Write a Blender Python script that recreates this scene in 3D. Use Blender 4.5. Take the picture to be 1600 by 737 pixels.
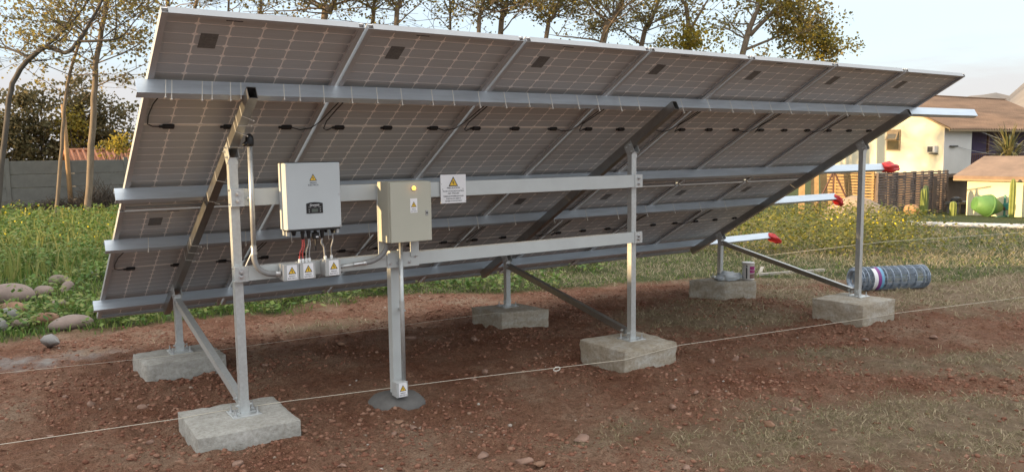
import bpy, math, random
import numpy as np
from mathutils import Vector, Matrix
R = math.radians
random.seed(7); rng = np.random.default_rng(11)
scene = bpy.context.scene
C = scene.collection
for o in list(bpy.data.objects): bpy.data.objects.remove(o)

# ------------------------------------------------------------------ camera
CAM = Vector((-0.747, -4.004, 1.942))
yaw, pitch, roll = 0.5873, -0.1053, -0.0127
fw = Vector((math.sin(yaw)*math.cos(pitch), math.cos(yaw)*math.cos(pitch), math.sin(pitch)))
rt = Vector((math.cos(yaw), -math.sin(yaw), 0)); up = rt.cross(fw)
rt, up = rt*math.cos(roll)+up*math.sin(roll), up*math.cos(roll)-rt*math.sin(roll)
cd = bpy.data.cameras.new('camera'); cam = bpy.data.objects.new('camera', cd); C.objects.link(cam)
cam.matrix_world = Matrix(((rt.x, up.x, -fw.x, CAM.x), (rt.y, up.y, -fw.y, CAM.y), (rt.z, up.z, -fw.z, CAM.z), (0, 0, 0, 1)))
cd.sensor_fit = 'HORIZONTAL'; cd.sensor_width = 36; cd.lens = 1244.06/1600*36; cd.clip_start = 0.05; cd.clip_end = 6000
scene.camera = cam

# ------------------------------------------------------------------ sky and sun
SUN_EL = R(6.6); SUN_AZ = R(-79.0)          # azimuth from +Y towards +X: low sun on the left
w = bpy.data.worlds.new('World'); scene.world = w; w.use_nodes = True
nt = w.node_tree; nt.nodes.clear()
def N(t, tree=None, **kw):
    n = (tree or nt).nodes.new(t)
    for k, v in kw.items(): setattr(n, k, v)
    return n
L = nt.links.new
out = N('ShaderNodeOutputWorld'); bg = N('ShaderNodeBackground'); L(bg.outputs[0], out.inputs[0])
sky = N('ShaderNodeTexSky', sky_type='NISHITA', sun_disc=False, sun_elevation=SUN_EL, sun_rotation=SUN_AZ)
sky.air_density = 1.0; sky.dust_density = 1.2; sky.ozone_density = 1.0
bg.inputs['Strength'].default_value = 0.15
tc = N('ShaderNodeTexCoord'); sep = N('ShaderNodeSeparateXYZ'); L(tc.outputs['Generated'], sep.inputs[0])
mp = N('ShaderNodeMapping'); mp.inputs['Scale'].default_value = (1.6, 1.6, 9.0); L(tc.outputs['Generated'], mp.inputs[0])
cn = N('ShaderNodeTexNoise'); cn.inputs['Scale'].default_value = 2.2; cn.inputs['Detail'].default_value = 7; cn.inputs['Roughness'].default_value = 0.55
L(mp.outputs[0], cn.inputs['Vector'])
# pale veil over whole sky, brighter overhead as added fill light, bluer towards horizon
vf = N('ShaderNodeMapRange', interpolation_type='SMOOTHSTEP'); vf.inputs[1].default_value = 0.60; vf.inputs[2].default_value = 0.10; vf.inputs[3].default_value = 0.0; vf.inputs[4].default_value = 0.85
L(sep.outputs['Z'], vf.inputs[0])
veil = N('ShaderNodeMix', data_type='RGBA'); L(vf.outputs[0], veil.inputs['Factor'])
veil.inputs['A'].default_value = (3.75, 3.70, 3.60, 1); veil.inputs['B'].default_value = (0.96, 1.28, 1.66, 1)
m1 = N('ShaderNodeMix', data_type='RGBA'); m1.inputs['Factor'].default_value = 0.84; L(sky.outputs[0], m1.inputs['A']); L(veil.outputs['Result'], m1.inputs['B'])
# pinkish cloud bank low over the horizon
low = N('ShaderNodeMapRange', interpolation_type='SMOOTHSTEP'); low.inputs[1].default_value = 0.15; low.inputs[2].default_value = 0.05
low.inputs[3].default_value = 0.0; low.inputs[4].default_value = 0.5; L(sep.outputs['Z'], low.inputs[0])
ad = N('ShaderNodeMath', operation='ADD'); L(cn.outputs['Fac'], ad.inputs[0]); L(low.outputs[0], ad.inputs[1])
cr = N('ShaderNodeMapRange', interpolation_type='SMOOTHSTEP'); cr.inputs[1].default_value = 0.62; cr.inputs[2].default_value = 0.95
cr.inputs[3].default_value = 0.0; cr.inputs[4].default_value = 0.7; L(ad.outputs[0], cr.inputs[0])
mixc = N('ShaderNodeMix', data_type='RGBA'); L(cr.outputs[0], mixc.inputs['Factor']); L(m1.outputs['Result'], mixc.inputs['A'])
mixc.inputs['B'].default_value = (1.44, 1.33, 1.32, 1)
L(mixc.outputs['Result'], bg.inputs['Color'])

sd = bpy.data.lights.new('sun', 'SUN'); sun = bpy.data.objects.new('sun', sd); C.objects.link(sun)
sd.energy = 2.5; sd.angle = R(0.6); sd.color = (1.0, 0.70, 0.36)
S = Vector((math.sin(SUN_AZ)*math.cos(SUN_EL), math.cos(SUN_AZ)*math.cos(SUN_EL), math.sin(SUN_EL)))
sun.rotation_euler = S.to_track_quat('Z', 'Y').to_euler()
sun.location = S*60

vs = scene.view_settings; vs.view_transform = 'Standard'; vs.look = 'None'; vs.gamma = 1; vs.use_curve_mapping = False
vs.exposure = 1.88
scene.render.engine = 'CYCLES'

# ------------------------------------------------------------------ helpers
def tag(o, label=None, cat=None, group=None, kind=None):
    if label: o['label'] = label
    if cat: o['category'] = cat
    if group: o['group'] = group
    if kind: o['kind'] = kind
    return o
def empty(name, loc=(0, 0, 0), label=None, cat=None, group=None):
    o = bpy.data.objects.new(name, None); C.objects.link(o); o.location = loc; o.empty_display_size = 0.1
    return tag(o, label, cat, group)

class MB:
    """collects shapes in world (or local) coordinates and builds one mesh object"""
    def __init__(s): s.v = []; s.f = []
    def add(s, vs, fs):
        b = len(s.v); s.v += [tuple(p) for p in vs]; s.f += [tuple(b+i for i in f) for f in fs]; return s
    def box(s, x0, x1, y0, y1, z0, z1, T=None, bev=0):
        b = min(bev, abs(x1-x0)/2.01, abs(y1-y0)/2.01, abs(z1-z0)/2.01)
        if b <= 0:
            P = [(x, y, z) for z in (z0, z1) for y in (y0, y1) for x in (x0, x1)]
            F = [(0, 2, 3, 1), (4, 5, 7, 6), (0, 1, 5, 4), (2, 6, 7, 3), (0, 4, 6, 2), (1, 3, 7, 5)]
        else:
            # chamfered box: 24 verts
            P = []; idx = {}
            for i, x in enumerate((x0, x1)):
                for j, y in enumerate((y0, y1)):
                    for k, z in enumerate((z0, z1)):
                        sx = b if i == 0 else -b; sy = b if j == 0 else -b; sz = b if k == 0 else -b
                        for a, q in enumerate(((x, y+sy, z+sz), (x+sx, y, z+sz), (x+sx, y+sy, z))):
                            idx[(i, j, k, a)] = len(P); P.append(q)
            I = idx
            F = [[I[i, 0, 0, 0], I[i, 1, 0, 0], I[i, 1, 1, 0], I[i, 0, 1, 0]] for i in (0, 1)]
            F += [[I[0, j, 0, 1], I[1, j, 0, 1], I[1, j, 1, 1], I[0, j, 1, 1]] for j in (0, 1)]
            F += [[I[0, 0, k, 2], I[1, 0, k, 2], I[1, 1, k, 2], I[0, 1, k, 2]] for k in (0, 1)]
            for i in (0, 1):
                for j in (0, 1): F.append([I[i, j, 0, 0], I[i, j, 1, 0], I[i, j, 1, 1], I[i, j, 0, 1]])
                for k in (0, 1): F.append([I[i, 0, k, 0], I[i, 1, k, 0], I[i, 1, k, 2], I[i, 0, k, 2]])
            for j in (0, 1):
                for k in (0, 1): F.append([I[0, j, k, 1], I[1, j, k, 1], I[1, j, k, 2], I[0, j, k, 2]])
            for i in (0, 1):
                for j in (0, 1):
                    for k in (0, 1): F.append([I[i, j, k, 0], I[i, j, k, 1], I[i, j, k, 2]])
        if T: P = [T(*q) for q in P]
        return s.add(P, F)
    def tube(s, pts, r, n=8, cap=True):
        pts = [Vector(p) for p in pts]; rs = r if isinstance(r, (list, tuple)) else [r]*len(pts)
        V = []; prev = None
        for i, p in enumerate(pts):
            t = (pts[min(i+1, len(pts)-1)]-pts[max(i-1, 0)]).normalized()
            if prev is None: a = t.orthogonal().normalized()
            else: a = (prev - t*prev.dot(t)); a = a.normalized() if a.length > 1e-6 else t.orthogonal().normalized()
            prev = a; b = t.cross(a)
            for k in range(n):
                an = 2*math.pi*k/n; V.append(p+(a*math.cos(an)+b*math.sin(an))*rs[i])
        F = []
        for i in range(len(pts)-1):
            for k in range(n):
                F.append((i*n+k, i*n+(k+1) % n, (i+1)*n+(k+1) % n, (i+1)*n+k))
        if cap: F.append(tuple(range(n))[::-1]); F.append(tuple((len(pts)-1)*n+k for k in range(n)))
        return s.add(V, F)
    def prism(s, poly, a0, a1, T):
        """poly: list of (p,q); extruded along third coordinate from a0 to a1; T(p,q,a)->xyz"""
        n = len(poly); V = [T(p, q, a0) for p, q in poly]+[T(p, q, a1) for p, q in poly]
        F = [(i, (i+1) % n, n+(i+1) % n, n+i) for i in range(n)]+[tuple(range(n))[::-1], tuple(range(n, 2*n))]
        return s.add(V, F)
    def lathe(s, prof, c, axis=(0, 0, 1), n=20):
        ax = Vector(axis).normalized(); a = ax.orthogonal().normalized(); b = ax.cross(a); c = Vector(c); V = []; F = []
        for r, h in prof:
            for k in range(n):
                an = 2*math.pi*k/n; V.append(c+ax*h+(a*math.cos(an)+b*math.sin(an))*max(r, 1e-5))
        for i in range(len(prof)-1):
            for k in range(n): F.append((i*n+k, i*n+(k+1) % n, (i+1)*n+(k+1) % n, (i+1)*n+k))
        F.append(tuple(range(n))[::-1]); F.append(tuple((len(prof)-1)*n+k for k in range(n)))
        return s.add(V, F)
    def build(s, name, mat, parent=None, smooth=False, loc=None):
        """verts are world coords; with a parent whose world origin is o, they become local to it"""
        org = Vector((0, 0, 0))
        if parent is not None:
            q = parent
            while q is not None: org += q.location; q = q.parent
        elif loc is not None: org = Vector(loc)
        me = bpy.data.meshes.new(name); me.from_pydata([tuple(Vector(p)-org) for p in s.v], [], s.f)
        return link(name, me, mat, parent, smooth, loc)
def link(name, me, mat, parent=None, smooth=False, loc=None):
    if mat is not None and len(me.materials) == 0: me.materials.append(mat)
    if smooth: me.polygons.foreach_set('use_smooth', [True]*len(me.polygons))
    me.update()
    o = bpy.data.objects.new(name, me); C.objects.link(o)
    if parent is not None: o.parent = parent
    elif loc is not None: o.location = loc
    fix_normals(me)
    return o
import bmesh
def fix_normals(me):
    if len(me.polygons) > 60000: return
    bm = bmesh.new(); bm.from_mesh(me); bmesh.ops.recalc_face_normals(bm, faces=bm.faces); bm.to_mesh(me); bm.free()

# numpy value noise
_lat = np.random.default_rng(3).random((64, 64))
def vnoise(x, y, s=1.0, seed=0):
    x = np.asarray(x, float)*s+seed*17.31; y = np.asarray(y, float)*s+seed*9.17
    xi = np.floor(x).astype(int); yi = np.floor(y).astype(int); fx = x-xi; fy = y-yi
    fx = fx*fx*(3-2*fx); fy = fy*fy*(3-2*fy)
    g = lambda a, b: _lat[a % 64, b % 64]
    return (g(xi, yi)*(1-fx)+g(xi+1, yi)*fx)*(1-fy)+(g(xi, yi+1)*(1-fx)+g(xi+1, yi+1)*fx)*fy
def fbm(x, y, s=1.0, o=4, seed=0):
    t = 0; a = 0.5; tot = 0
    for i in range(o): t = t+a*vnoise(x, y, s*2**i, seed+i); tot += a; a *= 0.5
    return t/tot

# ------------------------------------------------------------------ materials
MATS = {}
def new_mat(name):
    m = bpy.data.materials.new(name); m.use_nodes = True; t = m.node_tree; t.nodes.clear()
    o = t.nodes.new('ShaderNodeOutputMaterial'); b = t.nodes.new('ShaderNodeBsdfPrincipled'); t.links.new(b.outputs[0], o.inputs[0])
    return m, t, b
def mat(name, col, rough=0.6, metal=0.0, var=0.12, scale=8.0, bump=0.0, bscale=60.0, col2=None, spec=0.5, emit=None, coat=0.0, stretch=(1, 1, 1)):
    m, t, b = new_mat(name); MATS[name] = m
    tcn = t.nodes.new('ShaderNodeTexCoord'); mpn = t.nodes.new('ShaderNodeMapping'); mpn.inputs['Scale'].default_value = stretch
    t.links.new(tcn.outputs['Object'], mpn.inputs[0])
    n = t.nodes.new('ShaderNodeTexNoise'); n.inputs['Scale'].default_value = scale; n.inputs['Detail'].default_value = 6; n.inputs['Roughness'].default_value = 0.65
    t.links.new(mpn.outputs[0], n.inputs['Vector'])
    r = t.nodes.new('ShaderNodeValToRGB'); e = r.color_ramp.elements
    c2 = col2 or [min(1, c*(1+var)) for c in col]; c1 = [c*(1-var) for c in col]
    e[0].position = 0.3; e[0].color = (*c1, 1); e[1].position = 0.7; e[1].color = (*c2, 1)
    t.links.new(n.outputs['Fac'], r.inputs[0]); t.links.new(r.outputs[0], b.inputs['Base Color'])
    b.inputs['Metallic'].default_value = metal; b.inputs['Specular IOR Level'].default_value = spec; b.inputs['Coat Weight'].default_value = coat
    rr = t.nodes.new('ShaderNodeMapRange'); rr.inputs[3].default_value = max(0, rough-0.1); rr.inputs[4].default_value = min(1, rough+0.1)
    t.links.new(n.outputs['Fac'], rr.inputs[0]); t.links.new(rr.outputs[0], b.inputs['Roughness'])
    if bump:
        n2 = t.nodes.new('ShaderNodeTexNoise'); n2.inputs['Scale'].default_value = bscale; n2.inputs['Detail'].default_value = 5
        t.links.new(mpn.outputs[0], n2.inputs['Vector'])
        bp = t.nodes.new('ShaderNodeBump'); bp.inputs['Strength'].default_value = bump; bp.inputs['Distance'].default_value = 0.01
        t.links.new(n2.outputs['Fac'], bp.inputs['Height']); t.links.new(bp.outputs[0], b.inputs['Normal'])
    if emit: b.inputs['Emission Color'].default_value = (*emit[:3], 1); b.inputs['Emission Strength'].default_value = emit[3]
    return m
def leaf_mat(name, cols, rough=0.6, trans=0.35):
    """colour picked per leaf; some light passes through"""
    m, t, b = new_mat(name); MATS[name] = m
    g = t.nodes.new('ShaderNodeNewGeometry'); r = t.nodes.new('ShaderNodeValToRGB')
    while len(r.color_ramp.elements) < len(cols): r.color_ramp.elements.new(0.5)
    for i, c in enumerate(cols): r.color_ramp.elements[i].position = i/(len(cols)-1); r.color_ramp.elements[i].color = (*c, 1)
    t.links.new(g.outputs['Random Per Island'], r.inputs[0]); t.links.new(r.outputs[0], b.inputs['Base Color']); b.inputs['Roughness'].default_value = rough
    b.inputs['Specular IOR Level'].default_value = 0.25
    if trans:
        tr = t.nodes.new('ShaderNodeBsdfTranslucent'); t.links.new(r.outputs[0], tr.inputs['Color'])
        mx = t.nodes.new('ShaderNodeMixShader'); mx.inputs[0].default_value = trans
        o = next(x for x in t.nodes if x.type == 'OUTPUT_MATERIAL')
        t.links.new(b.outputs[0], mx.inputs[1]); t.links.new(tr.outputs[0], mx.inputs[2]); t.links.new(mx.outputs[0], o.inputs[0])
    return m

M_GALV = mat('galvanised_steel', (0.54, 0.56, 0.56), 0.46, 0.6, 0.11, 45, 0.06, 90)
M_PURLIN = mat('purlin_steel', (0.54, 0.60, 0.66), 0.38, 0.6, 0.10, 10, 0.05, 60, stretch=(0.4, 4, 4))
M_RAFTER = mat('rafter_steel', (0.36, 0.355, 0.34), 0.32, 0.9, 0.10, 10, 0.05, 60)
M_RAIL = mat('painted_rail', (0.52, 0.55, 0.55), 0.5, 0.15, 0.05, 6, 0.03, 60)
M_ALU = mat('aluminium_frame', (0.44, 0.45, 0.46), 0.5, 0.25, 0.06, 20)
M_SHEET = mat('panel_backsheet', (0.93, 0.92, 0.90), 0.45, 0, 0.04, 10)
M_CELL = mat('solar_cell', (0.45, 0.485, 0.505), 0.42, 0.0, 0.10, 3, stretch=(1, 14, 1), spec=0.45)
M_BLACK = mat('black_plastic', (0.012, 0.012, 0.013), 0.45, 0, 0.2, 20)
M_DARK = mat('dark_label', (0.035, 0.035, 0.035), 0.5, 0, 0.2, 60)
M_LABEL = mat('grey_rating_label', (0.13, 0.13, 0.125), 0.5, 0, 0.35, 60)
M_TIE = mat('nylon_tie', (0.72, 0.70, 0.64), 0.5, 0, 0.05, 20)
def concrete(name, c1, c2, c3):
    m, t, b = new_mat(name); nd = t.nodes.new; lk = t.links.new; tcn = nd('ShaderNodeTexCoord')
    def noise(sc, det=6, ro=.65, st=None):
        n = nd('ShaderNodeTexNoise'); n.inputs['Scale'].default_value = sc; n.inputs['Detail'].default_value = det; n.inputs['Roughness'].default_value = ro
        if st:
            mp_ = nd('ShaderNodeMapping'); mp_.inputs['Scale'].default_value = st; lk(tcn.outputs['Object'], mp_.inputs[0]); lk(mp_.outputs[0], n.inputs['Vector'])
        else: lk(tcn.outputs['Object'], n.inputs['Vector'])
        return n.outputs['Fac']
    r = nd('ShaderNodeValToRGB'); e = r.color_ramp.elements; e.new(.5)
    for k, (p, c) in enumerate(((.34, c1), (.5, c2), (.64, c3))): e[k].position = p; e[k].color = (*c, 1)
    lk(noise(4.5, 8, .7, (1, 1, 2.2)), r.inputs[0])
    r2 = nd('ShaderNodeValToRGB'); e = r2.color_ramp.elements; e[0].position = .36; e[0].color = (.66, .64, .60, 1); e[1].position = .60; e[1].color = (1, 1, 1, 1); lk(noise(38, 6, .75), r2.inputs[0])
    x = nd('ShaderNodeMix'); x.data_type = 'RGBA'; x.blend_type = 'MULTIPLY'; x.inputs['Factor'].default_value = .8; lk(r.outputs[0], x.inputs['A']); lk(r2.outputs[0], x.inputs['B']); lk(x.outputs['Result'], b.inputs['Base Color'])
    b.inputs['Roughness'].default_value = .9; b.inputs['Specular IOR Level'].default_value = .2
    v = nd('ShaderNodeTexVoronoi'); v.inputs['Scale'].default_value = 60; lk(tcn.outputs['Object'], v.inputs['Vector'])
    mr = nd('ShaderNodeMapRange'); mr.inputs[1].default_value = .0; mr.inputs[2].default_value = .22; lk(v.outputs['Distance'], mr.inputs[0])
    ma = nd('ShaderNodeMath'); ma.operation = 'MULTIPLY_ADD'; lk(mr.outputs[0], ma.inputs[0]); ma.inputs[1].default_value = .35; lk(noise(30, 6, .7), ma.inputs[2])
    bp = nd('ShaderNodeBump'); bp.inputs['Strength'].default_value = .75; bp.inputs['Distance'].default_value = .012; lk(ma.outputs[0], bp.inputs['Height']); lk(bp.outputs[0], b.inputs['Normal'])
    MATS[name] = m; return m
M_CONC = concrete('block_concrete', (.33, .32, .295), (.42, .41, .38), (.49, .48, .455))
M_CONCY = concrete('block_concrete_ochre', (.32, .27, .20), (.415, .37, .305), (.48, .455, .41))
M_WET = mat('fresh_mortar', (0.12, 0.115, 0.11), 0.8, 0, 0.15, 12, 0.4, 80)
M_INV = mat('inverter_white', (0.50, 0.54, 0.56), 0.45, 0, 0.03, 6, spec=0.4)
M_CAB = mat('cabinet_beige', (0.44, 0.435, 0.365), 0.5, 0, 0.03, 5, spec=0.4)
M_WHITE = mat('white_vinyl', (0.78, 0.78, 0.80), 0.4, 0, 0.03, 10)
M_INK = mat('dark_ink', (0.02, 0.02, 0.035), 0.5, 0, 0.1, 30)
M_YEL = mat('warning_yellow', (0.78, 0.50, 0.045), 0.45, 0, 0.05, 10)
M_AMBER = mat('amber_lamp', (0.9, 0.35, 0.02), 0.3, 0, 0.05, 10, emit=(1.0, 0.42, 0.03, 2.2))
M_FLEX = mat('grey_flexible_conduit', (0.22, 0.22, 0.22), 0.5, 0, 0.1, 20)
M_JB = mat('junction_box_grey', (0.42, 0.43, 0.43), 0.5, 0, 0.08, 20)
M_REDW = mat('red_wire', (0.55, 0.10, 0.09), 0.5, 0, 0.1, 20)
M_GREYW = mat('grey_wire', (0.33, 0.33, 0.33), 0.5, 0, 0.1, 20)
M_WGLAND = mat('white_gland', (0.75, 0.75, 0.75), 0.5, 0, 0.05, 20)
M_LCD = mat('display_glass', (0.10, 0.12, 0.11), 0.2, 0, 0.1, 20)
M_STRING = mat('nylon_string', (0.62, 0.56, 0.46), 0.8, 0, 0.1, 40)
M_RED = mat('red_plastic_bag', (0.50, 0.018, 0.018), 0.38, 0, 0.25, 12, 0.5, 25)
M_BOLT = mat('zinc_bolt', (0.55, 0.56, 0.57), 0.35, 0.8, 0.15, 60)

# ------------------------------------------------------------------ terrain
def gz(x, y):
    x = np.asarray(x, float); y = np.asarray(y, float)
    xc = np.clip(x, -20, 9); yc = np.clip(y, -15, 5)
    return .215-.016*(xc-3.5)-.02*(yc-1.5)-.035*np.clip(x-9, 0, 30)-.012*np.clip(y-5, 0, 60)
BND = np.array([(-3, 4.2), (-.7, 4.42), (.4, 4.8), (1.7, 4.9), (2.5, 4.95), (3.3, 4.8), (4.1, 4.65), (5, 4.3), (6.7, 4.0), (7.9, 3.7), (9, 2.6), (10, 1.5)])
def green_amt(x, y):
    b = np.interp(x, BND[:, 0], BND[:, 1])+(fbm(x, y, 1.3, 3, 5)-.5)*0.9
    return np.clip((y-b)/0.35, 0, 1)
DRY = [(5.4, 2.0, 1.5, .85, .2, .95), (5.3, -.1, 1.15, .33, -.5, .9), (4.3, -1.9, 1.9, .75, -.35, 1.0), (2.9, -1.15, .7, .35, -.3, .55), (6.9, -1.7, 2.3, .7, -.6, 1.0),
       (2.2, 3.75, .9, .45, 0, .75), (3.9, -1.5, 2.2, .8, -.45, 1.15), (6.2, -1.2, 2.2, .55, -.55, 1.1), (5.6, 1.6, 1.3, .9, 0, 1.0), (7.6, 1.8, 1.0, 1.6, 0, 1.1), (8.9, .9, 1.7, 1.5, 0, 1.2), (11.5, -1.5, 3.2, 3.5, 0, 1.3), (1.9, 3.0, .5, .35, .1, .4), (.9, 3.9, .8, .2, 0, .4), (-.5, 1.9, .35, .6, 0, .35), (9, 3.2, 2.5, 1.2, -.3, 1.1)]
def dry_amt(x, y):
    x = np.asarray(x, float); y = np.asarray(y, float); m = np.zeros_like(x)
    for cx, cy, rx, ry, a, s in DRY:
        u = (x-cx)*math.cos(a)+(y-cy)*math.sin(a); v = -(x-cx)*math.sin(a)+(y-cy)*math.cos(a)
        m = np.maximum(m, s*np.clip(1.35-np.hypot(u/rx, v/ry), 0, 1))
    m = np.maximum(m, np.clip((x-8.2)/1.5, 0, 1)*1.1)
    n = fbm(x, y, 3.0, 5, 21)
    return np.clip((m-.80*(1-n)-.02)*1.7, 0, 1)
def ash_amt(x, y):
    d = np.hypot((x+.45)/.75, (y-3.62)/.28)
    return np.clip(1.15-d, 0, 1)*np.clip(fbm(x, y, 9, 3, 40)*2.2-.5, 0, 1)
def grow(a, b, n, p=2.6): t = np.linspace(0, 1, n+1)[1:]; return a+(b-a)*t**p
xs = np.concatenate([-grow(2.5, 900, 46, 4)[::-1], np.arange(-2.5, 10.5, .03), grow(10.5, 1000, 60, 3.6)])
ys = np.concatenate([-grow(3.0, 900, 46, 4)[::-1], np.arange(-3.0, 6.0, .03), grow(6.0, 1000, 70, 3.6)])
GX, GY = np.meshgrid(xs, ys); shp = GX.shape; gx = GX.ravel(); gy = GY.ravel()
near = np.clip(1.5-np.maximum(np.maximum(-2.5-gx, gx-10), np.maximum(-3-gy, gy-6)), 0, 1)
gr = green_amt(gx, gy); dr = dry_amt(gx, gy)*(1-gr)
soil = np.clip(1-gr-.6*dr, 0, 1)
h = (fbm(gx, gy, 1.1, 3, 1)-.5)*.06+((fbm(gx, gy, 5, 4, 9)-.5)*.040+np.maximum(fbm(gx, gy, 15, 2, 15)-.5, 0)*.085)*(.35+.65*soil)
h = h*near+(1-near)*(fbm(gx, gy, .25, 3, 1)-.5)*.15
BLK = [(.447, .79, .32), (.47, 2.6, .32), (3.58, .78, .32), (3.6, 2.58, .28), (6.63, .77, .34), (6.8, 2.5, .25)]
for bx_, by_, br_ in BLK:      # loose earth heaped against each block
    dd_ = np.maximum(np.abs(gx-bx_), np.abs(gy-by_))-br_+.02
    h += np.exp(-np.maximum(dd_, 0)**2/.012)*(-.014+.034*fbm(gx, gy, 7, 3, 44))
# trodden furrows and boot marks
h -= near*.02*np.clip(fbm(gx, gy*2.3, 2.6, 2, 77)-.58, 0, 1)*4*soil
pz = gz(gx, gy)+h
far_drop = np.clip(np.hypot(gx, gy)-120, 0, 900)*0.002
pz -= far_drop
nx, ny = len(xs), len(ys)
i = np.arange(nx*ny).reshape(ny, nx)
F = np.stack([i[:-1, :-1], i[:-1, 1:], i[1:, 1:], i[1:, :-1]], -1).reshape(-1, 4)
def np_mesh(name, V, F):
    me = bpy.data.meshes.new(name); V = np.asarray(V, np.float32); F = np.asarray(F, np.int32); k = F.shape[1]
    me.vertices.add(len(V)); me.vertices.foreach_set('co', V.ravel())
    me.loops.add(F.size); me.loops.foreach_set('vertex_index', F.ravel())
    me.polygons.add(len(F)); me.polygons.foreach_set('loop_start', np.arange(0, F.size, k, dtype=np.int32)); me.polygons.foreach_set('loop_total', np.full(len(F), k, np.int32))
    me.update(calc_edges=True); return me
gme = np_mesh('ground', np.stack([gx, gy, pz], 1), F)
for nm, arr in (('green', gr), ('dry', dr), ('ash', ash_amt(gx, gy))):
    a = gme.attributes.new(nm, 'FLOAT', 'POINT'); a.data.foreach_set('value', np.asarray(arr, np.float32))
def ground_mat():
    m, t, b = new_mat('red_soil'); nd = t.nodes.new; lk = t.links.new
    g = nd('ShaderNodeNewGeometry')
    def noise(sc, det=6, ro=.65):
        n = nd('ShaderNodeTexNoise'); n.inputs['Scale'].default_value = sc; n.inputs['Detail'].default_value = det; n.inputs['Roughness'].default_value = ro
        lk(g.outputs['Position'], n.inputs['Vector']); return n.outputs['Fac']
    def ramp(f, cols):
        r = nd('ShaderNodeValToRGB'); e = r.color_ramp.elements
        while len(e) < len(cols): e.new(.5)
        for k, (p, c) in enumerate(cols): e[k].position = p; e[k].color = (*c, 1)
        lk(f, r.inputs[0]); return r.outputs[0]
    def mix(f, a, c, mode='MIX'):
        x = nd('ShaderNodeMix'); x.data_type = 'RGBA'; x.blend_type = mode
        if isinstance(f, float): x.inputs['Factor'].default_value = f
        else: lk(f, x.inputs['Factor'])
        lk(a, x.inputs['A']); lk(c, x.inputs['B']); return x.outputs['Result']
    def attr(nm): a = nd('ShaderNodeAttribute'); a.attribute_name = nm; return a.outputs['Fac']
    s1 = ramp(noise(1.3, 7, .7), [(.33, (.25, .108, .064)), (.46, (.34, .176, .112)), (.56, (.40, .235, .157)), (.68, (.46, .325, .23))])
    s2 = ramp(noise(26, 6, .75), [(.3, (.50, .46, .43)), (.55, (1, 1, 1)), (.78, (1.0, .98, .95))])
    s3 = ramp(noise(80, 4, .8), [(.36, (.42, .38, .36)), (.52, (.95, .95, .95)), (.70, (1, 1, 1))])
    soilc = mix(.85, mix(1.0, s1, s2, 'MULTIPLY'), s3, 'MULTIPLY')
    drt = ramp(noise(9, 6, .75), [(.3, (.17, .125, .08)), (.55, (.29, .21, .14)), (.75, (.41, .32, .225))])
    grn = ramp(noise(5, 6, .7), [(.3, (.055, .065, .025)), (.6, (.10, .115, .04)), (.8, (.17, .15, .08))])
    c = mix(attr('dry'), soilc, drt); c = mix(attr('green'), c, grn)
    w_ = nd('ShaderNodeRGB'); w_.outputs[0].default_value = (.42, .40, .38, 1); c = mix(attr('ash'), c, w_.outputs[0])
    lk(c, b.inputs['Base Color']); b.inputs['Roughness'].default_value = .95; b.inputs['Specular IOR Level'].default_value = .15
    bp = nd('ShaderNodeBump'); bp.inputs['Strength'].default_value = 1.0; bp.inputs['Distance'].default_value = .035
    ma = nd('ShaderNodeMath'); ma.operation = 'ADD'; lk(noise(40, 5, .7), ma.inputs[0]); lk(noise(140, 3, .6), ma.inputs[1])
    lk(ma.outputs[0], bp.inputs['Height']); lk(bp.outputs[0], b.inputs['Normal'])
    return m
ground = link('ground', gme, ground_mat(), smooth=True); tag(ground, kind='structure', label='red soil turning to grass around the solar array')

# ground height sampler on the same grid
Zg = pz.reshape(ny, nx)
def gh(x, y):
    x = np.asarray(x, float); y = np.asarray(y, float)
    ix = np.clip(np.searchsorted(xs, x)-1, 0, nx-2); iy = np.clip(np.searchsorted(ys, y)-1, 0, ny-2)
    fx = (x-xs[ix])/(xs[ix+1]-xs[ix]); fy = (y-ys[iy])/(ys[iy+1]-ys[iy])
    return (Zg[iy, ix]*(1-fx)+Zg[iy, ix+1]*fx)*(1-fy)+(Zg[iy+1, ix]*(1-fx)+Zg[iy+1, ix+1]*fx)*fy
def gh1(x, y): return float(gh(np.array([x]), np.array([y]))[0])

# hills far behind the house
M_HILL = mat('dry_hillside', (0.20, 0.17, 0.145), 0.95, 0, 0.3, 0.012)
def hills():
    V = []; n = 90
    az = np.radians(np.linspace(48, 110, n)); d0, d1 = 800, 1500; prof = []
    for k, a in enumerate(az):
        deg = math.degrees(a); hgt = 46+38*math.exp(-((deg-72)/8.5)**2)+55*math.exp(-((deg-92)/9)**2)+6*math.sin(deg*1.7)+3*math.sin(deg*4.1+1)
        if deg < 62.2: hgt *= max(0.35, 1-(62.2-deg)*0.09)
        for j, (d, f) in enumerate(((500, -.35), (640, .25), (800, .72), (1000, 1.0), (1400, .2))):
            V.append((d*math.sin(a)-.7, d*math.cos(a)-4, hgt*f*(1+.06*math.sin(k*.9+j))-6))
    F = [(k*5+j, (k+1)*5+j, (k+1)*5+j+1, k*5+j+1) for k in range(n-1) for j in range(4)]
    return tag(MB().add(V, F).build('hills', M_HILL, smooth=True), kind='structure')
hills()

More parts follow.
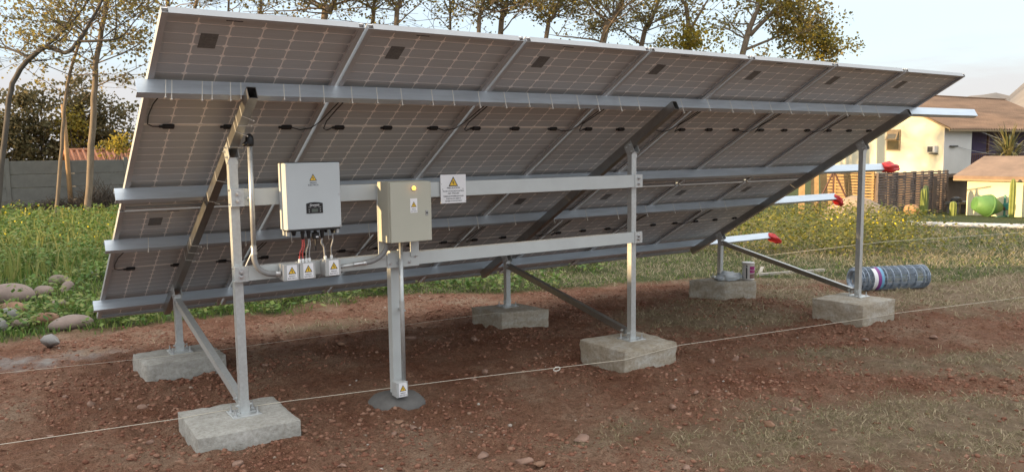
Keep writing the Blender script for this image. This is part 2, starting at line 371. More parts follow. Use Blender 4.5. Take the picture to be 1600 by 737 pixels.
# ------------------------------------------------------------------ solar array
TH = 0.5254; ct, st = math.cos(TH), math.sin(TH); ZT = 2.6
def A(u, v, n): return (u, v*ct-n*st, ZT-v*st-n*ct)      # u along the row, v down the slope, n below the panel backs
PW, PG, PL, PV = 1.002, 0.020, 2.008, 2.030
FH, FL = 0.035, 0.030
def build_panels():
    loc = lambda u, v, n: (u, v, -n)
    # frame: four rails
    def rail(poly, a0, a1, T): return MB().prism(poly, a0, a1, T)
    prof = [(0, -FH), (.002+.008, -FH), (.010, -FH+.002), (.002, -FH+.002), (.002, -.002), (FL, -.002), (FL, 0), (0, 0)]
    long_l = rail(prof, 0, PL, lambda p, q, a: loc(p, a, q)); long_r = rail(prof, 0, PL, lambda p, q, a: loc(PW-p, a, q))
    sp = [(p, q) if p < .02 else (.020, q) for p, q in prof]
    sh_t = rail(sp, .0305, PW-.0305, lambda p, q, a: loc(a, p, q)); sh_b = rail(sp, .0305, PW-.0305, lambda p, q, a: loc(a, PL-p, q))
    lam = MB().box(.0025, PW-.0025, .0025, PL-.0025, .0262, .0325)
    cw, ch, cc = .1528, .0762, .013
    cell = MB().prism([(cc, 0), (cw-cc, 0), (cw, cc*.75), (cw, ch-cc*.75), (cw-cc, ch), (cc, ch), (0, ch-cc*.75), (0, cc*.75)], .0252, .0262, lambda p, q, a: (p, q, a))
    mid = MB().box(.03, PW-.03, PL/2-.005, PL/2+.005, .0247, .0262)
    lab = MB().box(0, .085, 0, .115, .0235, .0252)
    slot = MB().box(-.04, .04, 0, .006, .0010, .0020)
    jb = MB().box(-.032, .032, -.014, .014, .004, .0247, bev=.004); jb.box(-.05, -.03, -.006, .006, .008, .018)
    mk = lambda mb, nm, m: (lambda me: (me.materials.append(m), me)[1])(mesh_of(mb, nm))
    me_f = {k: mk(v, 'frame_rail', M_ALU) for k, v in dict(l=long_l, r=long_r, t=sh_t, b=sh_b).items()}
    me_lam = mk(lam, 'backsheet', M_SHEET); me_cell = mk(cell, 'cell', M_CELL); me_mid = mk(mid, 'centre_strip', M_TIE)
    me_lab = mk(lab, 'rating_label', M_LABEL); me_jb = mk(jb, 'junction_box', M_BLACK); me_slot = mk(slot, 'drain_slot', M_DARK)
    def ob(nm, me, par, l=(0, 0, 0)):
        o = bpy.data.objects.new(nm, me); C.objects.link(o); o.parent = par; o.location = l; return o
    def lead(pts):
        me = mesh_of(MB().tube(pts, .0035, 6), 'cable'); me.materials.append(M_BLACK); return me
    ords = ['first', 'second', 'third', 'fourth', 'fifth', 'sixth', 'seventh']
    for row in (0, 1):
        for c in range(7):
            root = empty('solar_panel', A(c*(PW+PG), row*PV, 0), 'framed solar panel seen from behind, %s from the left in the %s row' % (ords[c], ('upper', 'lower')[row]), 'solar panel', 'solar panels of the array')
            root.rotation_euler = (-TH, 0, 0)
            for k in 'lrtb': ob('frame_rail', me_f[k], root)
            bs = ob('backsheet', me_lam, root)
            for r in range(24):
                v = .016+r*.0815+(.020 if r >= 12 else 0)
                for q in range(6): ob('cell', me_cell, bs, (.0215+q*.1605, v, 0))
            ob('centre_strip', me_mid, bs)
            ob('rating_label', me_lab, bs, (.205, .165, 0)); ob('drain_slot', me_slot, root, (.335, .024, 0))
            xsj = (.165, .50, .845); yj = PL/2
            for x in xsj: ob('junction_box', me_jb, root, (x, yj, 0))
            j1, j2 = random.uniform(-.02, .02), random.uniform(-.02, .02)
            # leads: left box loops back up to the purlin, right box runs to the next panel
            if c == 0: pts = [(.118, yj, .013), (.08, yj-.004, .012), (.052, yj-.03, .010), (.045, yj-.12, .008), (.055, yj-.24, .004), (.09, yj-.40, -.01)]
            else: pts = [(.118, yj, .013), (.08, yj+.01, .0), (.045, yj-.03, -.012), (.03+j1, yj-.12, -.015), (.06, yj-.24, -.012), (.10, yj-.42, -.012)]
            ob('cable', lead(pts), root)
            if c < 6: pts = [(.875, yj, .013), (.93, yj+.012, .004), (.985, yj-.02+j2, -.012), (PW+.02, yj-.12, -.014), (PW+.055, yj-.26, -.012), (PW+.09, yj-.40, -.012)]
            else: pts = [(.875, yj, .013), (.91, yj+.005, .004), (.94, yj-.05, .002), (.95, yj-.2, .002), (.93, yj-.40, -.01)]
            ob('cable', lead(pts), root)
def mesh_of(mb, nm):
    me = bpy.data.meshes.new(nm); me.from_pydata(mb.v, [], mb.f); me.update(); fix_normals(me); return me
build_panels()

# ------------------------------------------------------------------ steel rack
FX = (0.490, 3.625, 6.770); YT, YS = 0.785, 2.640; HW = 0.025
rack = empty('mounting_rack', (3.6, 1.7, 0.3), 'grey galvanised steel rack of posts, rafters and purlins holding up the solar panels', 'rack')
PURV = (.53, 1.70, 2.455, 3.60)
def c_prof(w, h, t=.003, lip=.012): return [(0, 0), (w, 0), (w, lip), (w-t, lip), (w-t, t), (t, t), (t, h-t), (w-t, h-t), (w-t, h-lip), (w, h-lip), (w, h), (0, h)]
purlins = []
for v0 in PURV:
    o = MB().prism(c_prof(.048, .082), -.06, 8.25, lambda p, q, a, v0=v0: A(a, v0+p, q+.0005)).build('purlin', M_PURLIN, rack); purlins.append(o)
def tie_loop(c, half, axis):
    """cable tie: thin band round a bar plus a cut tail with its head"""
    mb = MB()
    return mb
def purlin_tie(par, u, v0, skew):
    mb = MB(); t = .0016; wd = .0045
    def T(p, q, a): return A(u+a+skew*(q/.08), v0+p, q)
    mb.box(-t, 0, .001, .084, 0, wd, T=lambda p, q, a: T(p, q, a)); mb.box(-t, .05, .0835, .0852, 0, wd, T=lambda p, q, a: T(p, q, a))
    mb.box(.049, .0508, .006, .084, 0, wd, T=lambda p, q, a: T(p, q, a))
    tl = random.uniform(.015, .045); mb.box(.0, .004, .084, .084+tl, 0, .004, T=lambda p, q, a: T(p, q, a)); mb.box(-.003, .007, .084+tl, .090+tl, -.002, .006, T=lambda p, q, a: T(p, q, a))
    mb.build('cable_tie', M_TIE, par)
for k, u in enumerate([.085, .115, .265, .315, .41, .465, .70, .79, .93, 1.10, 1.26, 1.42, 1.63, 1.78, 1.97, 2.17, 2.36, 2.55, 2.78, 2.96, 3.17, 3.35, 3.80, 4.10, 4.36, 4.62, 4.85, 5.1, 5.35, 5.6, 5.9, 6.15, 6.4]):
    purlin_tie(purlins[0], u, PURV[0], -.012)
for u in [.22, .62, .9, 1.25, 1.55, 1.9, 2.25, 2.65, 2.95, 3.35, 3.8, 4.2, 4.6, 5.0, 5.4, 5.8, 6.2]: purlin_tie(purlins[2], u, PURV[2], -.010)
def bolt(mb, c, axis, r=.009, l=.010):
    c = Vector(c); ax = Vector(axis).normalized()
    mb.lathe([(r*1.5, 0), (r*1.5, .0025)], c, ax, 14); mb.lathe([(r, .0025), (r, l)], c, ax, 6); mb.lathe([(r*.55, l), (r*.5, l+.008)], c, ax, 8)
for fi, x in enumerate(FX):
    n0 = .083
    mb = MB()
    for (p0, p1, q0, q1) in ((0, .003, 0, .072), (.047, .05, 0, .072), (.003, .047, .069, .072), (.003, .047, 0, .003)): mb.box(x-HW+p0, x-HW+p1, .45, 3.69, n0+q0, n0+q1, T=A)
    raf = mb.build('rafter', M_RAFTER, rack)
    ties = [(.62, .03), (.72, .0), (.78, .03), (.95, 0), (1.35, .02), (1.62, .03), (2.30, .02), (2.42, .02), (2.55, .02)] if fi == 0 else []
    for vv, sk in ties:
        mb = MB(); a = x-HW; b = x+HW
        T = lambda p, q, r, vv=vv, sk=sk: A(p, vv+q+sk*((p-a)/.05), r)
        mb.box(a-.0018, a-.0002, 0, .004, n0, n0+.0735, T=T); mb.box(a-.0018, b+.0018, 0, .004, n0+.0725, n0+.0742, T=T); mb.box(b+.0002, b+.0018, 0, .004, n0, n0+.0735, T=T)
        mb.box(b-.004, b+.02, 0, .004, n0+.0742, n0+.0757, T=T); mb.box(b+.018, b+.026, -.003, .006, n0+.073, n0+.079, T=T)
        mb.build('cable_tie', M_TIE, raf)
    for k, y in enumerate((YT, YS)):
        ym = y+.025; vtop = (ym+.155*st)/ct; zraf = A(0, vtop, .155)[2]
        ztop = zraf-.035; zb = (.390, .393, .40, .385, .405, .372)[fi*2+k]
        # hollow square post
        wl = .003; a = HW
        mb = MB()
        for (x0, x1, y0, y1) in ((x-a, x-a+wl, y, y+.05), (x+a-wl, x+a, y, y+.05), (x-a+wl, x+a-wl, y, y+wl), (x-a+wl, x+a-wl, y+.05-wl, y+.05)): mb.box(x0, x1, y0, y1, zb+.006, ztop)
        post = mb.build('post', M_GALV, rack)
        bm = MB().box(x-.085, x+.085, ym-.085, ym+.085, zb-.004, zb+.006, bev=.002); bm.build('base_plate', M_GALV, post)
        for sx in (-1, 1):
            bm = MB().box(x+sx*.0275-.0025, x+sx*.0275+.0025, ym-.022, ym+.022, zb+.006, zb+.075); bm.box(min(x+sx*.0255, x+sx*.065), max(x+sx*.0255, x+sx*.065), ym-.022, ym+.022, zb+.006, zb+.011)
            bolt(bm, (x+sx*.030, ym, zb+.05), (sx, 0, 0)); bm.build('angle_clip', M_GALV, post)
            for sy in (-1, 1):
                bm = MB(); bolt(bm, (x+sx*.065, ym+sy*.055, zb+.006), (0, 0, 1), .010, .012); bm.tube([(x+sx*.065, ym+sy*.055, zb+.006), (x+sx*.065, ym+sy*.055, zb+.045)], .005, 8); bm.build('anchor_bolt', M_BOLT, post)
        # saddle bracket holding the rafter
        bm = MB()
        for sx in (-1, 1):
            T = lambda p, q, r: A(p, q, r)
            bm.box(min(x+sx*.0255, x+sx*.0290), max(x+sx*.0255, x+sx*.0290), vtop-.045, vtop+.045, .105, .205, T=T)
            for dv, dn in ((-.025, .13), (.02, .13), (-.01, .185)):
                p = A(x+sx*.029, vtop+dv, dn); bolt(bm, p, (sx, 0, 0), .007, .008)
        bm.box(x-.029, x+.029, y-.004, y-.0005, ztop-.03, ztop+.012)
        bm.build('saddle_bracket', M_GALV, post)
    # diagonal brace from short post head to tall post foot
    pa = Vector((x, YS-.005, .80)); pb = Vector((x, YT+.085, .455)); d = (pb-pa).normalized(); nn = Vector((0, -d.z, d.y))
    if nn.z < 0: nn = -nn
    T = lambda p, q, a: tuple(pa+d*a+Vector((1, 0, 0))*p+nn*q)
    br = MB().prism([(-.022, -.025), (.022, -.025), (.022, .025), (-.022, .025)], -.03, (pb-pa).length, T).build('brace', M_RAFTER if fi else M_GALV, rack)
    bm = MB(); bolt(bm, pb-d*.03+Vector((-.022, 0, 0)), (-1, 0, 0)); bolt(bm, pb-d*.03+Vector((.022, 0, 0)), (1, 0, 0)); bolt(bm, pa+d*.02+Vector((-.022, 0, 0)), (-1, 0, 0)); bm.build('bolt', M_BOLT, br)
# cross rails on the front of the first two tall posts
for (z0, z1) in ((1.648, 1.746), (1.204, 1.288)):
    rl = MB().prism(c_prof(.048, z1-z0, .003, .012), .452, 3.632, lambda p, q, a, z0=z0: (a, .736+p, z0+q)).build('cross_rail', M_RAIL, rack)
    for x in (FX[0], FX[1]):
        MB().box(x-.036, x+.044, .7305, .7355, z0-.004, z1+.004, bev=.0015).build('end_plate', M_GALV, rl)
        for dz in (.028, z1-z0-.028):
            bm = MB(); bolt(bm, (x+.004, .7305, z0+dz), (0, -1, 0), .012, .012); bm.build('bolt', M_BOLT, rl)
# support post under the cabinet with its mounting strips
mb = MB(); x0, x1 = 1.475, 1.556
for a in ((x0, x0+.003, .79, .85), (x1-.003, x1, .79, .85), (x0+.003, x1-.003, .79, .793)): mb.box(*a[:2], *a[2:], .27, 1.30)
sp = mb.build('post', M_RAIL, rack)
MB().box(1.425, 1.655, .7275, .7350, 1.196, 1.296, bev=.0015).build('joining_plate', M_RAIL, sp)
for x in (1.445, 1.50, 1.585, 1.63):
    bm = MB(); bolt(bm, (x, .7275, 1.225 if x != 1.63 else 1.262), (0, -1, 0), .008, .009); bm.build('bolt', M_BOLT, sp)
for (a, b) in ((1.362, 1.415), (1.590, 1.652)):
    MB().box(a, b, .7195, .7270, 1.262, 1.74, bev=.001).build('mounting_strip', M_RAIL, rack)

# ------------------------------------------------------------------ concrete blocks
def block(corners, zt, h, label, mm, seed):
    """rough cast block from its four top corners (front-left, front-right, back-right, back-left)"""
    c = np.array(corners, float); n = 16; m = 6; V = []; F = []; idx = {}
    rs = np.random.default_rng(seed); cx, cy = c.mean(0)
    def bil(a, b): return (c[0]*(1-a)+c[1]*a)*(1-b)+(c[3]*(1-a)+c[2]*a)*b
    def vert(i, j, k):
        if (i, j, k) in idx: return idx[i, j, k]
        p = bil(i/n, j/n); z = zt-h*(1-k/m)
        # rounded, chipped arrises
        ex = min(i, n-i); ey = min(j, n-j); ez = m-k
        r = .008*(.4+1.6*float(vnoise(i*.7+seed, j*.7+k*.9, 1, seed)))
        on = (ex == 0)+(ey == 0)+(ez == 0)
        q = np.array([p[0], p[1], z]); ctr = np.array([cx, cy, zt-h*.5])
        if on >= 2:
            if ex == 0 or ey == 0: q[:2] += (ctr[:2]-q[:2])/np.linalg.norm(ctr[:2]-q[:2])*r*(1.3 if on == 3 or ez > 0 else .8)
            if ez == 0: q[2] -= r*.8
        q[:2] += (float(fbm(i*.5+k*.37, j*.5+k*.21, .8, 3, seed))-.5)*.004*np.sign(q[:2]-ctr[:2])*(1 if ez else .5)
        if k == m and on == 1: q[2] += (float(fbm(i, j, .35, 3, seed+5))-.5)*.012
        idx[i, j, k] = len(V); V.append(tuple(q)); return idx[i, j, k]
    for i in range(n):
        for j in range(n):
            F.append((vert(i, j, m), vert(i+1, j, m), vert(i+1, j+1, m), vert(i, j+1, m)))
    for k in range(m):
        for i in range(n):
            F.append((vert(i, 0, k), vert(i+1, 0, k), vert(i+1, 0, k+1), vert(i, 0, k+1))); F.append((vert(i, n, k), vert(i, n, k+1), vert(i+1, n, k+1), vert(i+1, n, k)))
            F.append((vert(0, i, k), vert(0, i, k+1), vert(0, i+1, k+1), vert(0, i+1, k))); F.append((vert(n, i, k), vert(n, i+1, k), vert(n, i+1, k+1), vert(n, i, k+1)))
    o = MB().add(V, F).build('concrete_block', mm, loc=(cx, cy, zt-h))
    tag(o, label, 'concrete block', 'concrete footing blocks'); me = o.data
    me.polygons.foreach_set('use_smooth', [True]*len(me.polygons))
    try: me.set_sharp_from_angle(angle=R(35))
    except Exception: pass
    return o
block([(.150, .515), (.738, .490), (.746, 1.078), (.160, 1.093)], .388, .24, 'large pale concrete block nearest the camera, under the leftmost tall post', M_CONC, 1)
block([(.182, 2.361), (.775, 2.349), (.765, 2.848), (.160, 2.835)], .391, .30, 'pale concrete block under the leftmost short post, behind the nearest block', M_CONC, 2)
block([(3.285, .512), (3.866, .520), (3.880, 1.035), (3.280, 1.070)], .400, .30, 'concrete block with ochre left side under the middle tall post', M_CONCY, 3)
block([(3.39, 2.41), (3.885, 2.295), (3.805, 2.75), (3.31, 2.865)], .385, .30, 'stained concrete block under the middle short post', M_CONCY, 4)
block([(6.371, .490), (6.954, .497), (6.885, 1.050), (6.312, 1.033)], .405, .34, 'concrete block under the rightmost tall post, beside the wire roll', M_CONCY, 5)
block([(6.500, 2.35), (6.91, 2.21), (7.08, 2.66), (6.33, 2.78)], .371, .30, 'concrete block under the rightmost short post carrying a paint can', M_CONCY, 6)
# mortar mound round the cabinet post
gm = gh1(1.52, .84)
mo = MB().lathe([(.20, -.12), (.205, -.03), (.19, .012), (.155, .045), (.10, .066), (.05, .072), (.0, .072)], (1.505, .81, gm+.01), n=36)
mo.v = [(x+(float(vnoise(x*9, y*9))-.5)*.03, y+(float(vnoise(x*9+5, y*9))-.5)*.03, z+(float(vnoise(x*14, y*14, 1, 3))-.5)*.012) for x, y, z in mo.v]
tag(mo.build('mortar_mound', M_WET, smooth=True, loc=(1.505, .81, gm)), 'dark grey mound of fresh mortar round the foot of the cabinet post', 'mortar mound')

# ------------------------------------------------------------------ writing
def text_mesh(body, size, x, z, y, name, parent, m, align='CENTER', sx=1.0):
    cu = bpy.data.curves.new('text', 'FONT'); cu.body = body; cu.size = size; cu.align_x = align; cu.extrude = .0002; cu.resolution_u = 2; cu.offset = size*.012
    ob = bpy.data.objects.new('text', cu); C.objects.link(ob)
    bpy.context.view_layer.update()
    me = bpy.data.meshes.new_from_object(ob); bpy.data.objects.remove(ob)
    org = Vector((0, 0, 0)); q = parent
    while q is not None: org += q.location; q = q.parent
    me.transform(Matrix(((sx, 0, 0, x-org.x), (0, 0, -1, y-org.y), (0, 1, 0, z-org.z), (0, 0, 0, 1))))
    me.name = name
    me.materials.clear(); me.materials.append(m); o = bpy.data.objects.new(name, me); C.objects.link(o); o.parent = parent; return o
def hazard_triangle(cx, z0, s, y, parent):
    """black-edged yellow triangle with a broken bolt; faces -Y"""
    hh = s*.9
    def tri(k, dz): return [(cx-s/2*k, z0+dz), (cx+s/2*k, z0+dz), (cx, z0+dz+hh*k)]
    T = lambda p, q, a: (p, a, q)
    t = MB().prism(tri(1, 0), y-.0006, y, T).build('warning_triangle', M_INK, parent)
    return t, (lambda par: (MB().prism(tri(.74, hh*.085), y-.0012, y-.0007, T).build('triangle_field', M_YEL, par),
        MB().prism([(cx-.06*s, z0+.60*hh), (cx+.01*s, z0+.60*hh), (cx-.02*s, z0+.40*hh), (cx+.09*s, z0+.46*hh), (cx+.045*s, z0+.24*hh), (cx+.08*s, z0+.25*hh), (cx+.03*s, z0+.14*hh), (cx-.025*s, z0+.23*hh), (cx+.01*s, z0+.235*hh), (cx+.03*s, z0+.36*hh), (cx-.09*s, z0+.30*hh)], y-.0018, y-.0013, T).build('bolt_symbol', M_INK, par)))
def sticker(cx, z0, wd, ht, y, thing, plate=True):
    st_ = MB().box(cx-wd/2, cx+wd/2, y-.0010, y, z0, z0+ht).build('warning_sticker', M_WHITE, thing) if plate else None
    par = st_ or thing
    _, rest = hazard_triangle(cx, z0+ht*.40, wd*.78, y-.0011, par); rest(par)
    text_mesh('RIESGO', wd*.185, cx, z0+ht*.22, y-.0013, 'lettering', par, M_INK, sx=1.0)
    text_mesh('ELECTRICO', wd*.185, cx, z0+ht*.07, y-.0013, 'lettering', par, M_INK, sx=.88)

# ------------------------------------------------------------------ inverter
inv = empty('inverter', (.90, .66, 1.49), 'pale grey wall inverter with small black display, hung on the steel rails', 'inverter')
MB().box(.730, 1.072, .605, .715, 1.497, 1.892, bev=.004).build('body', M_INV, inv)
fr = MB().box(.7335, 1.0685, .596, .6045, 1.500, 1.889, bev=.003).build('front_cover', M_INV, inv)
for x in (.742, 1.060):
    for z in (1.510, 1.70, 1.880): MB().lathe([(.005, 0), (.0045, .002)], (x, .596, z), (0, -1, 0), 10).build('screw', M_BOLT, fr)
MB().box(.728, 1.074, .612, .716, 1.8925, 1.8965).build('top_edge', M_BLACK, inv)
MB().box(.74, 1.06, .60, .70, 1.489, 1.4965).build('bottom_plate', M_BLACK, inv)
for x in (.748, 1.056): MB().box(x-.008, x+.008, .63, .712, 1.462, 1.4965).build('bracket_foot', M_GALV, inv)
_, rest = hazard_triangle(.900, 1.785, .046, .5955, fr); rest(fr)
text_mesh('RIESGO', .0125, .900, 1.769, .5955, 'lettering', fr, M_INK); text_mesh('ELECTRICO', .0125, .900, 1.756, .5955, 'lettering', fr, M_INK)
T = lambda p, q, a: (p, a, q)
dp = MB().prism([(.852, 1.592), (.953, 1.592), (.953, 1.651), (.930, 1.657), (.902, 1.659), (.875, 1.657), (.852, 1.651)], .593, .5955, T).build('display_panel', M_BLACK, inv)
MB().box(.884, .922, .5918, .5928, 1.599, 1.620).build('screen', M_LCD, dp)
text_mesh('Growatt', .017, .902, 1.636, .5926, 'lettering', dp, M_WHITE)
for cx in (.872, .905, .935): MB().box(cx-.008, cx+.008, .5920, .5928, 1.628, 1.6305).build('caption', M_GREYW, dp)
for cx, cz in ((.868, 1.614), (.868, 1.602), (.937, 1.617), (.937, 1.603)): MB().lathe([(.0035, 0), (.003, .001)], (cx, .5928, cz), (0, -1, 0), 10).build('button', M_GREYW, dp)
glands = [(.790, .03, .013), (.843, .055, .011), (.880, .052, .011), (.965, .055, .012), (.990, .022, .010), (1.030, .03, .011)]
for gx_, hh, r in glands:
    MB().lathe([(r*.6, -hh), (r*.8, -hh*.9), (r, -hh*.45), (r, -hh*.40), (r*1.2, -hh*.36), (r*1.2, 0)], (gx_, .655, 1.489), (0, 0, 1), 12).build('cable_gland', M_BLACK, inv)
dg = MB().box(.904, .940, .635, .675, 1.432, 1.472, bev=.004); dg.lathe([(.010, 0), (.010, .022)], (.922, .655, 1.470), (0, 0, 1), 10); dg.tube([(.922, .655, 1.434), (.922, .655, 1.36)], .004, 8)
dgo = dg.build('data_dongle', M_BLACK, inv); MB().box(.918, .934, .6335, .6348, 1.442, 1.450).build('dongle_label', M_WHITE, dgo)

# ------------------------------------------------------------------ cabinet
cab = empty('electrical_cabinet', (1.51, .63, 1.37), 'beige steel electrical cabinet with lit amber lamp beside the inverter', 'cabinet')
MB().box(1.365, 1.656, .556, .7190, 1.379, 1.762, bev=.003).build('body', M_CAB, cab)
door = MB().box(1.367, 1.654, .531, .5555, 1.381, 1.760, bev=.004).build('door', M_CAB, cab)
lk_ = MB().box(1.609, 1.628, .527, .5305, 1.545, 1.578, bev=.001).build('lock', M_GREYW, door); MB().lathe([(.0055, 0), (.005, .003)], (1.6185, .527, 1.562), (0, -1, 0), 12).build('keyhole', M_BLACK, lk_)
lp = MB().lathe([(.015, 0), (.015, .006), (.013, .007)], (1.527, .531, 1.722), (0, -1, 0), 20).build('lamp_bezel', M_JB, door)
MB().lathe([(.0115, .0065), (.0115, .013), (.008, .018), (.0, .0195)], (1.527, .531, 1.722), (0, -1, 0), 18).build('lamp_lens', M_AMBER, lp, smooth=True)
sticker(1.527, 1.566, .050, .090, .5305, door)

# ------------------------------------------------------------------ warning sign
sg = empty('warning_sign', (1.925, .725, 1.60), 'white electrical hazard sign with yellow triangle fixed to the upper rail', 'sign')
plate = MB().box(1.827, 2.024, .722, .7255, 1.600, 1.793).build('plate', M_WHITE, sg)
_, rest = hazard_triangle(1.925, 1.714, .074, .7215, sg); rest(sg)
for body, z, s, sx in (('PRECAUCION', 1.6975, .017, .95), ('PELIGRO DE DESCARGA ELECTRICA', 1.6775, .0125, .82), ('- NO TOCAR -', 1.6605, .0165, .95), ('TERMINALES DE ENERGIZADOS EN', 1.6425, .0125, .80), ('POSICION DE ABIERTO', 1.6265, .0125, .88), ('SISTEMA FOTOVOLTAICO', 1.6105, .0125, .88)):
    text_mesh(body, s, 1.925, z, .7213, 'lettering', sg, M_INK, sx=sx)
for x in (1.842, 2.000): MB().box(x-.004, x+.004, .7205, .7215, 1.694, 1.697).build('mark', M_INK, sg)
for x, z in ((1.834, 1.73), (2.018, 1.61)): MB().lathe([(.004, 0), (.003, .002)], (x, .722, z), (0, -1, 0), 10).build('screw', M_BOLT, sg)

# ------------------------------------------------------------------ small wiring boxes
def wiring_box(x0, x1, z0, z1, y0, y1, label, glands_):
    t = empty('wiring_box', ((x0+x1)/2, y1, z0), label, 'wiring box', 'wiring boxes with hazard stickers')
    MB().box(x0, x1, y0+.012, y1, z0, z1, bev=.003).build('body', M_JB, t)
    cv = MB().box(x0-.001, x1+.001, y0, y0+.0115, z0-.001, z1+.001, bev=.002).build('cover', M_JB, t)
    for x in (x0+.007, x1-.007):
        for z in (z0+.007, z1-.007): MB().lathe([(.004, 0), (.0035, .0015)], (x, y0, z), (0, -1, 0), 8).build('screw', M_BOLT, cv)
    sw = min(.062, (x1-x0)*.74); sticker((x0+x1)/2+.004, z0+.004, sw, (z1-z0)-.008, y0-.0004, t)
    for gx_ in glands_: MB().lathe([(.008, 0), (.008, .006), (.0095, .007), (.0095, .016), (.006, .022)], (gx_, (y0+y1)/2, z1), (0, 0, 1), 12).build('white_gland', M_WGLAND, t)
wiring_box(.712, .806, 1.195, 1.292, .635, .722, 'small grey wiring box with hazard sticker, leftmost of three on the lower rail', [])
wiring_box(.812, .906, 1.197, 1.294, .635, .722, 'small grey wiring box with red wires entering, middle of three on the lower rail', [.826, .846, .868, .888])
wiring_box(.972, 1.068, 1.200, 1.300, .635, .722, 'small grey wiring box with hazard sticker, rightmost of three on the lower rail', [.988, 1.028])
wiring_box(1.432, 1.512, .345, .445, .655, .735, 'small grey wiring box with hazard sticker just above the mortar mound', [])
def cable(pts, r, m, label, cat='cable', n=8):
    mb = MB().tube(smooth_path(pts), r, n); o = mb.build('wire', m, smooth=True, loc=pts[-1]); return tag(o, label, cat)
def smooth_path(pts, k=6):
    P = [Vector(p) for p in pts]; o = []
    for i in range(len(P)-1):
        p0, p1, p2, p3 = P[max(i-1, 0)], P[i], P[i+1], P[min(i+2, len(P)-1)]
        for j in range(k):
            t = j/k; o.append(0.5*((2*p1)+(-p0+p2)*t+(2*p0-5*p1+4*p2-p3)*t*t+(-p0+3*p1-3*p2+p3)*t**3))
    return o+[P[-1]]
cable([(.839, .655, 1.44), (.838, .655, 1.39), (.825, .662, 1.355), (.826, .678, 1.31)], .0042, M_REDW, 'red wire from the inverter, nearer the left of the pair', 'wire')
cable([(.848, .655, 1.44), (.850, .655, 1.39), (.842, .664, 1.355), (.846, .678, 1.31)], .0042, M_REDW, 'red wire from the inverter, nearer the right of the pair', 'wire')
cable([(.877, .655, 1.44), (.876, .655, 1.40), (.866, .664, 1.36), (.868, .678, 1.31)], .0038, M_GREYW, 'grey wire beside the red pair, left one', 'wire')
cable([(.884, .655, 1.44), (.888, .655, 1.40), (.884, .664, 1.36), (.888, .678, 1.31)], .0038, M_GREYW, 'grey wire beside the red pair, right one', 'wire')
cable([(.966, .655, 1.44), (.958, .655, 1.405), (.975, .664, 1.38), (.985, .678, 1.32)], .0055, M_GREYW, 'thick pale wire dropping from the inverter into the rightmost wiring box', 'wire')
cable([(1.030, .655, 1.462), (1.032, .655, 1.42), (1.022, .664, 1.37), (1.028, .678, 1.318)], .004, M_GREYW, 'thin pale wire at the right corner of the inverter', 'wire')

# conduits
cdt = empty('cable_conduit', (.563, .70, 1.24), 'galvanised vertical conduit with black rain cap bending into the left wiring box', 'conduit')
MB().tube([(.563, .700, 1.40), (.567, .700, 2.005)], .0145, 14).build('pipe', M_GALV, cdt, smooth=True)
cap = MB().lathe([(.021, -.012), (.023, .0), (.024, .028), (.020, .046), (.011, .058), (.0, .061)], (.567, .700, 2.005), (0, 0, 1), 16); cap.tube([(.557, .700, 2.015), (.530, .702, 1.997)], [.016, .010], 10)
cap.build('rain_cap', M_BLACK, cdt, smooth=True)
MB().lathe([(.019, 0), (.019, .012), (.017, .014), (.017, .042), (.019, .044), (.019, .05)], (.563, .700, 1.362), (0, 0, 1), 14).build('coupling', M_BOLT, cdt)
MB().tube(smooth_path([(.563, .700, 1.37), (.564, .698, 1.325), (.585, .690, 1.275), (.63, .682, 1.246), (.68, .680, 1.238)]), .0165, 14).build('flexible_bend', M_FLEX, cdt, smooth=True)
MB().lathe([(.018, 0), (.021, .002), (.021, .012), (.017, .014), (.017, .030)], (.676, .680, 1.238), (1, 0, 0), 12).build('connector', M_BOLT, cdt)
MB().box(.540, .592, .7165, .7300, 1.688, 1.700).build('pipe_clamp', M_GALV, cdt)
MB().tube([(.555, .73, 1.36), (.515, .75, 1.27)], .005, 8).build('stay', M_GALV, cdt)
cd2 = empty('cable_conduit', (1.23, .68, 1.24), 'grey conduit curving up from the right wiring box into the cabinet', 'conduit')
MB().tube([(1.068, .680, 1.243), (1.20, .680, 1.252)], .0125, 14).build('pipe', M_GALV, cd2, smooth=True)
MB().lathe([(.016, 0), (.016, .010), (.014, .012), (.014, .06), (.017, .062), (.017, .085), (.015, .087)], (1.17, .680, 1.250), (1, 0, .05), 14).build('coupling', M_BOLT, cd2)
MB().tube(smooth_path([(1.250, .680, 1.255), (1.31, .676, 1.266), (1.365, .668, 1.30), (1.392, .66, 1.345), (1.396, .655, 1.385)]), .0165, 14).build('flexible_bend', M_FLEX, cd2, smooth=True)
cd3 = empty('cable_conduit', (1.505, .70, .44), 'straight galvanised conduit running down the cabinet post to the low wiring box', 'conduit')
MB().tube([(1.505, .698, .445), (1.508, .698, 1.379)], .0145, 14).build('pipe', M_GALV, cd3, smooth=True)
MB().lathe([(.017, 0), (.017, .05)], (1.506, .698, .93), (0, 0, 1), 14).build('coupling', M_GALV, cd3)
MB().box(1.524, 1.538, .713, .789, .90, .915).build('pipe_clamp', M_GALV, cd3)

